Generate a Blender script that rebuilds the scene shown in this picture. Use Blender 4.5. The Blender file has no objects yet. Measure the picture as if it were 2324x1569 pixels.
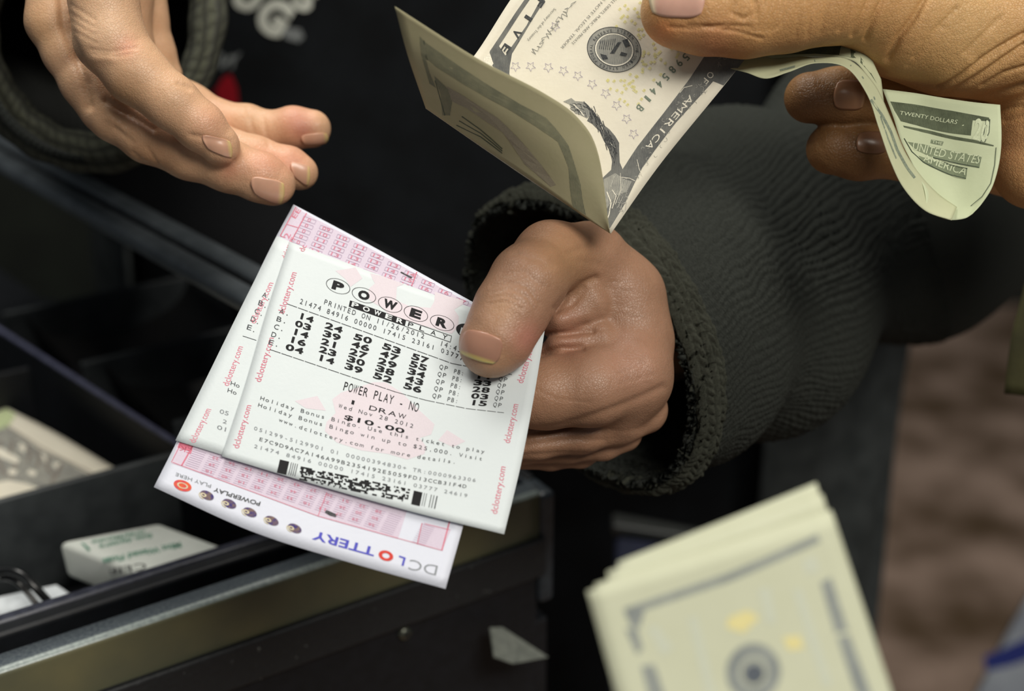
import bpy, bmesh, math, random
import numpy as np
from mathutils import Vector, Matrix, noise
from mathutils.geometry import tessellate_polygon
from mathutils.bvhtree import BVHTree

# ---------------------------------------------------------------- camera, light, exposure
W_PX, H_PX, LENS = 2324.0, 1569.0, 50.0
FPX = W_PX * LENS / 36.0
CX, CY = W_PX / 2, H_PX / 2
PITCH = 24.0
scn = bpy.context.scene
COL = scn.collection
cam_data = bpy.data.cameras.new('camera')
cam = bpy.data.objects.new('camera', cam_data)
COL.objects.link(cam)
cam.location = (0, 0, 1.35)
cam.rotation_euler = (math.radians(90 - PITCH), 0, 0)
cam_data.lens = LENS
cam_data.sensor_width = 36
cam_data.clip_start = 0.02
cam_data.dof.use_dof = True
cam_data.dof.focus_distance = 0.418
cam_data.dof.aperture_fstop = 7.0
scn.camera = cam
RM = np.array(cam.rotation_euler.to_matrix())
CL = np.array(cam.location)

world = bpy.data.worlds.new('world')
scn.world = world
world.use_nodes = True
world.node_tree.nodes['Background'].inputs[0].default_value = (0.80, 0.90, 1.0, 1)
world.node_tree.nodes['Background'].inputs[1].default_value = 0.10

def area(name, loc, target, sx, sy, power, color):
    l = bpy.data.lights.new(name, 'AREA')
    l.shape = 'RECTANGLE'; l.size = sx; l.size_y = sy; l.energy = power; l.color = color
    o = bpy.data.objects.new(name, l)
    COL.objects.link(o)
    o.location = loc
    o.rotation_euler = (Vector(target) - Vector(loc)).to_track_quat('-Z', 'Y').to_euler()
    return o
area('ceiling_and_fill_light', (-0.25, 0.70, 2.35), (0.0, 0.42, 1.1), 0.9, 0.4, 15.5, (1.0, 0.97, 0.90))
area('ceiling_and_fill_light', (0.7, -0.7, 2.45), (0.0, 0.4, 1.1), 1.0, 0.5, 30, (1.0, 0.95, 0.86))  # unseen fill light, added behind the camera to brighten hand and notes
scn.view_settings.view_transform = 'Standard'
scn.view_settings.look = 'None'
scn.view_settings.gamma = 1
scn.view_settings.exposure = 0.0
scn.view_settings.use_curve_mapping = False

# ---------------------------------------------------------------- geometry helpers
def c3(px, py, D):
    """pixel + depth (mm) -> camera-space mm"""
    return np.array([(px - CX) / FPX * D, -(py - CY) / FPX * D, -D], float)
def to_world(p):
    p = np.asarray(p, float)
    return (p / 1000.0) @ RM.T + CL
def P(px, py, D):
    return to_world(c3(px, py, D))
def onplane(px, py, z):
    d = RM @ c3(px, py, 1.0)
    t = (z - CL[2]) / d[2]
    return CL + d * t
def rgb(r, g, b):
    f = lambda c: ((c / 255 + 0.055) / 1.055) ** 2.4 if c > 10 else c / 255 / 12.92
    return (f(r), f(g), f(b), 1)

def empty(name, loc=(0, 0, 0)):
    o = bpy.data.objects.new(name, None)
    COL.objects.link(o)
    o.location = loc
    o.empty_display_size = 0.01
    return o
def tag(o, label=None, cat=None, group=None, kind=None):
    if label: o['label'] = label
    if cat: o['category'] = cat
    if group: o['group'] = group
    if kind: o['kind'] = kind
    return o
def mesh_obj(name, verts, faces, mat, parent=None, smooth=True, uv=None, cols=None):
    me = bpy.data.meshes.new(name)
    me.from_pydata([tuple(map(float, v)) for v in verts], [], [tuple(map(int, f)) for f in faces])
    me.validate()
    o = bpy.data.objects.new(name, me)
    COL.objects.link(o)
    for m in (mat if isinstance(mat, (list, tuple)) else [mat]):
        me.materials.append(m)
    if uv is not None:
        l = me.uv_layers.new(name='UVMap')
        idx = np.empty(len(me.loops), int); me.loops.foreach_get('vertex_index', idx)
        l.data.foreach_set('uv', np.asarray(uv, np.float32)[idx].ravel())
    if cols is not None:
        a = me.color_attributes.new('tint', 'FLOAT_COLOR', 'POINT')
        a.data.foreach_set('color', np.asarray(cols, np.float32).ravel())
    if smooth:
        me.polygons.foreach_set('use_smooth', [True] * len(me.polygons))
    me.update()
    if parent is not None:
        o.parent = parent
        if parent.type == 'EMPTY': o.matrix_parent_inverse = Matrix.Translation(-Vector(parent.location))
    return o
def solidify(o, t, off=-1):
    m = o.modifiers.new('thickness', 'SOLIDIFY')
    m.thickness = t; m.offset = off
    return m
def bevel(o, w, seg=2):
    m = o.modifiers.new('bevel', 'BEVEL')
    m.width = w; m.segments = seg; m.limit_method = 'ANGLE'; m.angle_limit = math.radians(40)
    return m

# ---------------------------------------------------------------- materials
class NT:
    def __init__(s, name):
        s.m = bpy.data.materials.new(name); s.m.use_nodes = True
        s.t = s.m.node_tree; s.b = s.t.nodes['Principled BSDF']
    def n(s, typ, **kw):
        x = s.t.nodes.new(typ)
        for k, v in kw.items():
            if k.startswith('i_'):
                x.inputs[k[2:].replace('_', ' ')].default_value = v
            else:
                setattr(x, k, v)
        return x
    def l(s, a, b): s.t.links.new(a, b)
    def math(s, op, a, b=None, c=None):
        x = s.n('ShaderNodeMath', operation=op)
        for i, v in enumerate((a, b, c)):
            if v is None: continue
            if hasattr(v, 'links'): s.l(v, x.inputs[i])
            else: x.inputs[i].default_value = v
        return x.outputs[0]
    def bump(s, h, strength, dist):
        x = s.n('ShaderNodeBump'); x.inputs['Strength'].default_value = strength
        x.inputs['Distance'].default_value = dist
        s.l(h, x.inputs['Height']); s.l(x.outputs[0], s.b.inputs['Normal']); return x
    def mix(s, f, a, b):
        x = s.n('ShaderNodeMix', data_type='RGBA')
        for i, v in ((0, f), (6, a), (7, b)):
            if hasattr(v, 'links'): s.l(v, x.inputs[i])
            else: x.inputs[i].default_value = v
        return x.outputs[2]
def noise_tex(nt, scale, detail=3, rough=0.5, vec=None):
    t = nt.n('ShaderNodeTexNoise'); t.inputs['Scale'].default_value = scale
    t.inputs['Detail'].default_value = detail; t.inputs['Roughness'].default_value = rough
    if vec is None:
        tc = nt.n('ShaderNodeTexCoord'); vec = tc.outputs['Object']
    nt.l(vec, t.inputs['Vector'])
    return t.outputs['Fac']
def simple(name, col, rough=0.6, col2=None, nscale=300, bump=0.0, bscale=800, metal=0, spec=0.5, bdist=0.0005):
    nt = NT(name)
    nt.b.inputs['Roughness'].default_value = rough
    nt.b.inputs['Metallic'].default_value = metal
    nt.b.inputs['Specular IOR Level'].default_value = spec
    f = noise_tex(nt, nscale, 4)
    c2 = col2 if col2 else tuple(c * 0.82 for c in col[:3]) + (1,)
    r = nt.n('ShaderNodeValToRGB'); r.color_ramp.elements[0].position = 0.35; r.color_ramp.elements[1].position = 0.65
    nt.l(f, r.inputs[0]); r.color_ramp.elements[0].color = c2; r.color_ramp.elements[1].color = col
    nt.l(r.outputs[0], nt.b.inputs['Base Color'])
    if bump:
        nt.bump(noise_tex(nt, bscale, 3), bump, bdist)
    return nt.m
def paper_mat(name, col, col2, trans=0.12, rough=0.75, spec=0.2):
    nt = NT(name)
    f = noise_tex(nt, 130, 5, 0.6)
    c = nt.mix(f, col2, col)
    nt.l(c, nt.b.inputs['Base Color'])
    nt.b.inputs['Roughness'].default_value = rough
    nt.b.inputs['Specular IOR Level'].default_value = spec
    nt.bump(noise_tex(nt, 900, 3), 0.15, 0.0003)
    tr = nt.n('ShaderNodeBsdfTranslucent'); nt.l(c, tr.inputs[0])
    ms = nt.n('ShaderNodeMixShader'); ms.inputs[0].default_value = trans
    out = nt.t.nodes['Material Output']
    nt.l(nt.b.outputs[0], ms.inputs[1]); nt.l(tr.outputs[0], ms.inputs[2]); nt.l(ms.outputs[0], out.inputs[0])
    return nt.m
def ink(name, col, rough=0.7, alt=None, scale=2500):
    return simple(name, col, rough, alt, scale, spec=0.2)
def engraved(name, dark, light, scale=900, dist=6, lo=0.30, hi=0.62):
    """line-engraved ink: fine wavy hatching over a tone that varies"""
    nt = NT(name)
    tc = nt.n('ShaderNodeTexCoord')
    w = nt.n('ShaderNodeTexWave'); w.inputs['Scale'].default_value = scale
    w.inputs['Distortion'].default_value = dist; w.inputs['Detail'].default_value = 2
    w.inputs['Detail Scale'].default_value = 0.4
    nt.l(tc.outputs['Object'], w.inputs['Vector'])
    f = noise_tex(nt, 170, 5, 0.7)
    r = nt.n('ShaderNodeValToRGB'); r.color_ramp.elements[0].position = lo; r.color_ramp.elements[1].position = hi
    nt.l(nt.math('ADD', nt.math('MULTIPLY', w.outputs['Fac'], 0.35), nt.math('MULTIPLY', f, 0.65)), r.inputs[0])
    r.color_ramp.elements[0].color = dark; r.color_ramp.elements[1].color = light
    nt.l(r.outputs[0], nt.b.inputs['Base Color'])
    nt.b.inputs['Roughness'].default_value = 0.75
    nt.b.inputs['Specular IOR Level'].default_value = 0.2
    return nt.m
def skin_mat(name, rough=0.42, wr=0.5):
    nt = NT(name)
    a = nt.n('ShaderNodeVertexColor'); a.layer_name = 'tint'
    f = noise_tex(nt, 160, 5, 0.6)
    f2 = noise_tex(nt, 1400, 3, 0.6)
    v = nt.math('ADD', nt.math('MULTIPLY', f, 0.30), nt.math('ADD', nt.math('MULTIPLY', f2, 0.20), 0.75))
    mx = nt.n('ShaderNodeMix', data_type='RGBA', blend_type='MULTIPLY'); mx.inputs[0].default_value = 1
    nt.l(a.outputs[0], mx.inputs[6])
    cb = nt.n('ShaderNodeCombineColor')
    nt.l(v, cb.inputs[0]); nt.l(v, cb.inputs[1]); nt.l(nt.math('POWER', v, 1.2), cb.inputs[2])
    nt.l(cb.outputs[0], mx.inputs[7])
    nt.l(mx.outputs[2], nt.b.inputs['Base Color'])
    nt.b.inputs['Roughness'].default_value = rough
    nt.b.inputs['Specular IOR Level'].default_value = 0.35
    nt.b.inputs['Subsurface Weight'].default_value = 0.18
    nt.b.inputs['Subsurface Radius'].default_value = (1.0, 0.35, 0.2)
    nt.b.inputs['Subsurface Scale'].default_value = 0.0022
    vo = nt.n('ShaderNodeTexVoronoi', feature='DISTANCE_TO_EDGE'); vo.inputs['Scale'].default_value = 1100
    tc = nt.n('ShaderNodeTexCoord'); nt.l(tc.outputs['Object'], vo.inputs['Vector'])
    h = nt.math('ADD', nt.math('MULTIPLY', nt.math('MINIMUM', vo.outputs['Distance'], 0.15), 2.0), nt.math('MULTIPLY', noise_tex(nt, 420, 4, 0.6), 1.4))
    nt.bump(h, wr, 0.0003)
    return nt.m
def knit_mat(name, col, dark, nw, nr, depth=0.0015, cross=False):
    nt = NT(name)
    uv = nt.n('ShaderNodeUVMap')
    sp = nt.n('ShaderNodeSeparateXYZ'); nt.l(uv.outputs[0], sp.inputs[0])
    wob = noise_tex(nt, 90, 3)
    U = nt.math('ADD', nt.math('MULTIPLY', sp.outputs[0], nw), nt.math('MULTIPLY', wob, 0.9))
    V = nt.math('ADD', nt.math('MULTIPLY', sp.outputs[1], nr), nt.math('MULTIPLY', wob, 0.9))
    fu = nt.math('FRACT', U)
    tri = nt.math('ABSOLUTE', nt.math('SUBTRACT', fu, 0.5))
    rib = nt.math('ABSOLUTE', nt.math('SINE', nt.math('MULTIPLY', U, math.pi)))
    st = nt.math('SINE', nt.math('MULTIPLY', nt.math('ADD', V, nt.math('MULTIPLY', tri, 1.6)), 2 * math.pi))
    st = nt.math('ADD', nt.math('MULTIPLY', st, 0.5), 0.5)
    if cross:
        rib2 = nt.math('ABSOLUTE', nt.math('SINE', nt.math('MULTIPLY', V, math.pi)))
        h = nt.math('MULTIPLY', rib2, nt.math('ADD', nt.math('MULTIPLY', nt.math('ABSOLUTE', nt.math('SINE', nt.math('MULTIPLY', nt.math('ADD', U, nt.math('MULTIPLY', V, 0.5)), math.pi))), 0.6), 0.4))
    else:
        h = nt.math('MULTIPLY', nt.math('POWER', rib, 0.6), nt.math('ADD', nt.math('MULTIPLY', st, 0.45), 0.55))
    fz = noise_tex(nt, 1500, 4, 0.75)
    hh = nt.math('ADD', nt.math('MULTIPLY', h, 0.8), nt.math('MULTIPLY', nt.math('SUBTRACT', fz, 0.25), 0.75))
    c = nt.mix(nt.math('MULTIPLY', hh, 0.75), dark, col)
    nt.l(c, nt.b.inputs['Base Color'])
    nt.b.inputs['Roughness'].default_value = 0.95
    nt.b.inputs['Specular IOR Level'].default_value = 0.1
    nt.b.inputs['Sheen Weight'].default_value = 0.1
    nt.b.inputs['Sheen Roughness'].default_value = 0.5
    nt.bump(hh, 0.8, depth)
    return nt.m

M = {}
M['ticket'] = paper_mat('ticket_paper', rgb(212, 219, 220), rgb(206, 213, 215), 0.06, 0.6, 0.3)
M['slip'] = paper_mat('playslip_paper', rgb(214, 217, 228), rgb(209, 212, 224), 0.06, 0.5, 0.35)
M['black_ink'] = ink('thermal_black', rgb(28, 28, 30))
M['grey_ink'] = ink('thermal_grey', rgb(72, 75, 78))
M['pale_ink'] = ink('thermal_pale', rgb(132, 136, 140))
M['red_ink'] = ink('red_print', rgb(200, 104, 124), 0.7, rgb(206, 120, 138))
M['deep_red'] = ink('deep_red_print', rgb(196, 110, 132), 0.7, rgb(204, 132, 150))
M['pink'] = ink('pink_print', rgb(212, 202, 208), 0.7, rgb(208, 198, 204))
M['lilac'] = ink('lilac_print', rgb(204, 192, 206), 0.7, rgb(199, 186, 201))
M['blue_ink'] = ink('blue_print', rgb(84, 84, 186))
M['navy_ink'] = ink('navy_ink', rgb(54, 46, 110), 0.6, rgb(120, 100, 90), 900)
M['orange_ink'] = ink('orange_ink', rgb(214, 96, 50), 0.6, rgb(196, 70, 80), 700)
M['white_ink'] = ink('white_print', rgb(214, 219, 220))
M['bill'] = paper_mat('banknote_paper', rgb(242, 236, 218), rgb(230, 223, 204), 0.14)
M['bill_green'] = paper_mat('banknote_back_paper', rgb(206, 208, 174), rgb(190, 194, 158), 0.20)
M['engrave'] = engraved('engraved_border', rgb(66, 68, 70), rgb(128, 128, 122))
M['engrave_mid'] = engraved('engraved_midtone', rgb(96, 98, 100), rgb(170, 168, 156), 1100)
M['engrave_green'] = engraved('engraved_green', rgb(52, 58, 44), rgb(104, 112, 88), 1000)
M['bill_black'] = ink('banknote_black', rgb(52, 54, 56), 0.7, rgb(80, 82, 82))
M['bill_grey'] = ink('banknote_grey', rgb(134, 134, 128), 0.7, rgb(160, 158, 148))
M['bill_green_ink'] = ink('banknote_green_ink', rgb(106, 118, 104), 0.7, rgb(128, 138, 122))
M['bill_violet'] = ink('banknote_star_ink', rgb(186, 178, 186))
M['bill_yellow'] = ink('banknote_yellow', rgb(222, 214, 128), 0.7, rgb(226, 218, 160))
M['bill_pale'] = ink('banknote_pale', rgb(238, 232, 214))
M['skin_a'] = skin_mat('skin', 0.40)
M['skin_c'] = skin_mat('skin_warm', 0.45, 0.8)
M['knit'] = knit_mat('knit_sleeve', rgb(62, 67, 62), rgb(10, 12, 10), 112, 150)
M['knit_a'] = knit_mat('olive_knit_cuff_lit', rgb(104, 106, 88), rgb(24, 24, 18), 60, 9, 0.0022, True)  # paler than the other cuff: brighter light painted into the yarn
M['knit_cuff'] = knit_mat('knit_cuff', rgb(68, 70, 63), rgb(18, 19, 16), 90, 6, 0.0022, True)
M['black_cloth'] = simple('black_jersey', rgb(22, 25, 28), 0.9, rgb(16, 18, 20), 40, 0.3, 1800, spec=0.15)
M['sweater_body'] = simple('dark_knit_body', rgb(66, 70, 70), 0.95, rgb(50, 54, 54), 60, 0.4, 900, spec=0.1, bdist=0.001)
M['shirt_print'] = simple('shirt_print_white', rgb(214, 216, 204), 0.8, spec=0.1)
M['shirt_red'] = simple('shirt_print_red', rgb(150, 24, 36), 0.8, spec=0.1)
M['shirt_grey'] = simple('shirt_print_grey', rgb(130, 134, 134), 0.8, spec=0.1)
M['black_plastic'] = simple('black_plastic', rgb(22, 24, 28), 0.5, rgb(17, 19, 22), 200, 0.25, 1500, spec=0.3, bdist=0.0002)
M['rim_plastic'] = simple('navy_rim_and_highlight', rgb(58, 60, 72), 0.35, rgb(40, 42, 52), 300, 0.2, 900, bdist=0.0002)

# ---------------------------------------------------------------- sheets (paper) with print
def crom(P4, t):
    p0, p1, p2, p3 = P4
    return 0.5 * ((2 * p1) + (-p0 + p2) * t + (2 * p0 - 5 * p1 + 4 * p2 - p3) * t * t + (-p0 + 3 * p1 - 3 * p2 + p3) * t ** 3)
def interp_axis(A, s):
    """A: (n, ...) control points, s: (m,) in 0..1 -> (m, ...)"""
    n = len(A)
    if n == 2:
        sh = (len(s),) + (1,) * (A.ndim - 1)
        t = s.reshape(sh)
        return A[0][None] * (1 - t) + A[1][None] * t
    E = np.concatenate([(2 * A[0] - A[1])[None], A, (2 * A[-1] - A[-2])[None]])
    x = np.asarray(s, float) * (n - 1)
    i = np.clip(np.floor(x).astype(int), 0, n - 2)
    t = (x - i).reshape((len(s),) + (1,) * (A.ndim - 1))
    return crom((E[i], E[i + 1], E[i + 2], E[i + 3]), t)
class Sheet:
    def __init__(s, ctrl, side=1):
        s.C = np.array([[c3(*p) for p in row] for row in ctrl])   # rows: v, cols: u
        s.side = side
        s.guess = [(a, b) for a in np.linspace(0, 1, 9) for b in np.linspace(0, 1, 9)]
        s.gp = s.proj(s.ev(np.array([g[0] for g in s.guess]), np.array([g[1] for g in s.guess])))
    def ev(s, u, v):
        u = np.atleast_1d(np.asarray(u, float)); v = np.atleast_1d(np.asarray(v, float))
        nv, nu = s.C.shape[:2]
        def basis(n, x):
            if n == 2:
                return np.stack([1 - x, x], 1)
            return interp_axis(np.eye(n), x)
        Bv, Bu = basis(nv, v), basis(nu, u)
        return np.einsum('mi,mj,ijk->mk', Bv, Bu, s.C)
    def normal(s, u, v):
        e = 1e-3
        du = s.ev(np.asarray(u) + e, v) - s.ev(np.asarray(u) - e, v)
        dv = s.ev(u, np.asarray(v) + e) - s.ev(u, np.asarray(v) - e)
        n = np.cross(du, dv); n /= np.linalg.norm(n, axis=1)[:, None] + 1e-12
        p = s.ev(u, v)
        mid = np.sign(-(n * p).sum(1).mean())
        return n * (mid if mid else 1) * s.side
    @staticmethod
    def proj(p):
        return np.stack([CX + p[:, 0] / -p[:, 2] * FPX, CY - p[:, 1] / -p[:, 2] * FPX], 1)
    def inv(s, px, py):
        d = ((s.gp - [px, py]) ** 2).sum(1)
        u, v = s.guess[int(d.argmin())]
        for _ in range(14):
            e = 1e-4
            q = s.proj(s.ev([u, u + e, u], [v, v, v + e]))
            J = np.stack([(q[1] - q[0]) / e, (q[2] - q[0]) / e], 1)
            r = np.array([px, py]) - q[0]
            try: st = np.linalg.solve(J, r)
            except Exception: break
            st = np.clip(st, -0.25, 0.25)
            u += st[0]; v += st[1]
            if abs(r).max() < 0.02: break
        return np.array([u, v])
    def build(s, name, mat, parent, nu=24, nv=24, thick=0.11, wob=None):
        us, vs = np.linspace(0, 1, nu + 1), np.linspace(0, 1, nv + 1)
        U, V = np.meshgrid(us, vs)
        p = s.ev(U.ravel(), V.ravel())
        F = [(j * (nu + 1) + i, j * (nu + 1) + i + 1, (j + 1) * (nu + 1) + i + 1, (j + 1) * (nu + 1) + i) for j in range(nv) for i in range(nu)]
        # orient the faces to the camera so that the thickness goes behind
        a, b, c = p[F[0][0]], p[F[0][1]], p[F[0][2]]
        mid = p[len(p) // 2]; k = (nv // 2) * nu + nu // 2
        a, b, c = p[F[k][0]], p[F[k][1]], p[F[k][2]]
        if np.dot(np.cross(b - a, c - a), -a) * s.side < 0:
            F = [f[::-1] for f in F]
        o = mesh_obj(name, to_world(p), F, mat, parent, uv=np.stack([U.ravel(), V.ravel()], 1))
        solidify(o, thick / 1000.0, -1)
        return o

_gc = {}
def glyphs(body, bold=0.0):
    key = (body, bold)
    if key in _gc: return _gc[key]
    cu = bpy.data.curves.new('t', 'FONT'); cu.body = body; cu.size = 1.0
    cu.resolution_u = 3; cu.offset = bold
    ob = bpy.data.objects.new('t', cu)
    me = ob.to_mesh()
    V = np.array([(v.co.x, v.co.y) for v in me.vertices]) if len(me.vertices) else np.zeros((0, 2))
    F = [tuple(p.vertices) for p in me.polygons]
    ob.to_mesh_clear()
    bpy.data.objects.remove(ob); bpy.data.curves.remove(cu)
    _gc[key] = (V, F)
    return _gc[key]
CAP = None
class Ink:
    def __init__(s, name, mat, layer=1.0):
        s.name, s.mat, s.h = name, mat, 0.035 * layer
        s.V, s.F, s.n = [], [], 0
    def add(s, sh, UV, F):
        UV = np.asarray(UV, float)
        if len(UV) == 0: return
        p = sh.ev(UV[:, 0], UV[:, 1]) + sh.normal(UV[:, 0], UV[:, 1]) * s.h
        s.calls = getattr(s, 'calls', 0) + 1
        s.V.append(p)
        s.F += [tuple(i + s.n for i in f) for f in F]
        s.n += len(p)
    def text(s, sh, txt, p0, p1, hv, mono=False, bold=0.0, fill=0.78, bow=0.0):
        """baseline from pixel p0 to p1, cap height along pixel vector hv"""
        global CAP
        if CAP is None:
            CAP = glyphs('H')[0][:, 1].max()
        a = sh.inv(*p0); b = sh.inv(*p1); c = sh.inv(p0[0] + hv[0], p0[1] + hv[1])
        ex, ey = b - a, c - a
        kb = bow / math.hypot(*hv) * 4
        if mono:
            n = len(txt)
            for i, ch in enumerate(txt):
                if ch == ' ': continue
                V, F = glyphs(ch, bold)
                if len(V) == 0: continue
                w = V[:, 0].max() - V[:, 0].min()
                std = 0.62 if ch not in "1Iil.,:'-" else max(w, 0.2) * 1.6
                k = (fill / n) / max(std * 0.84, w)
                if ch in "1Iil.,:'-": k = (fill / n) / 0.5
                if bold > 0 and ch in '0234567890': k = (fill / n) / w
                X = (V[:, 0] - (V[:, 0].max() + V[:, 0].min()) / 2) * k + (i + 0.5) / n
                Y = V[:, 1] / CAP - kb * X * (1 - X)
                s.add(sh, a + X[:, None] * ex + Y[:, None] * ey, F)
        else:
            V, F = glyphs(txt, bold)
            if len(V) == 0: return
            x0, x1 = V[:, 0].min(), V[:, 0].max()
            X = (V[:, 0] - x0) / (x1 - x0); Y = V[:, 1] / CAP
            s.add(sh, a + X[:, None] * ex + Y[:, None] * ey, F)
    def uvpoly(s, sh, pts):
        tris = tessellate_polygon([[Vector((p[0], p[1], 0)) for p in pts]])
        s.add(sh, pts, tris)
    def poly(s, sh, pts, cut=0):
        uv = [sh.inv(*p) for p in pts]
        if cut:
            bm = bmesh.new()
            vs = [bm.verts.new((p[0], p[1], 0)) for p in uv]
            tris = tessellate_polygon([[v.co.copy() for v in vs]])
            for t in tris:
                try: bm.faces.new([vs[i] for i in t])
                except Exception: pass
            for ax in (0, 1):
                lo, hi = min(p[ax] for p in uv), max(p[ax] for p in uv)
                for k in range(int(math.floor(lo * cut)), int(math.ceil(hi * cut)) + 1):
                    x = k / cut
                    if lo < x < hi:
                        co = (x, 0, 0) if ax == 0 else (0, x, 0)
                        no = (1, 0, 0) if ax == 0 else (0, 1, 0)
                        bmesh.ops.bisect_plane(bm, geom=bm.verts[:] + bm.edges[:] + bm.faces[:], plane_co=co, plane_no=no)
            bm.verts.index_update()
            UV = [(v.co.x, v.co.y) for v in bm.verts]
            F = [tuple(v.index for v in f.verts) for f in bm.faces]
            bm.free()
            s.add(sh, UV, F)
        else:
            s.uvpoly(sh, uv)
    def line(s, sh, p, q, w=1.2, dash=None, seg=6):
        p, q = np.array(p, float), np.array(q, float)
        d = q - p; L = np.linalg.norm(d); n = np.array([-d[1], d[0]]) / (L + 1e-9) * w / 2
        if dash:
            k = 0.0
            while k < L:
                a, b = p + d * (k / L), p + d * (min(k + dash[0], L) / L)
                s.poly(sh, [a - n, b - n, b + n, a + n]); k += dash[0] + dash[1]
        else:
            for i in range(seg):
                a, b = p + d * i / seg, p + d * (i + 1) / seg
                s.poly(sh, [a - n, b - n, b + n, a + n])
    def path(s, sh, pts, w=1.2):
        for a, b in zip(pts[:-1], pts[1:]):
            s.line(sh, a, b, w, seg=1)
    def ring(s, sh, c, ra, rb, ang, inner=0.0, n=40):
        ca, sa = math.cos(ang), math.sin(ang)
        def pt(t, k):
            x, y = ra * k * math.cos(t), rb * k * math.sin(t)
            return sh.inv(c[0] + x * ca - y * sa, c[1] + x * sa + y * ca)
        out = [pt(2 * math.pi * i / n, 1) for i in range(n)]
        if inner <= 0:
            s.add(sh, out + [sh.inv(*c)], [(i, (i + 1) % n, n) for i in range(n)])
        else:
            inn = [pt(2 * math.pi * i / n, inner) for i in range(n)]
            s.add(sh, out + inn, [(i, (i + 1) % n, n + (i + 1) % n, n + i) for i in range(n)])
    def star(s, sh, c, r, rot=0.0, w=1.0):
        pts = []
        for i in range(11):
            a = rot + math.pi * i / 5
            k = r if i % 2 == 0 else r * 0.45
            pts.append((c[0] + k * math.sin(a), c[1] - k * math.cos(a)))
        s.path(sh, pts, w)
    def finish(s, parent):
        if not s.V: return None
        o = mesh_obj(s.name, to_world(np.concatenate(s.V)), s.F, s.mat, parent, smooth=False)
        if s.calls > 1: o['kind'] = 'stuff'
        return o

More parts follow.
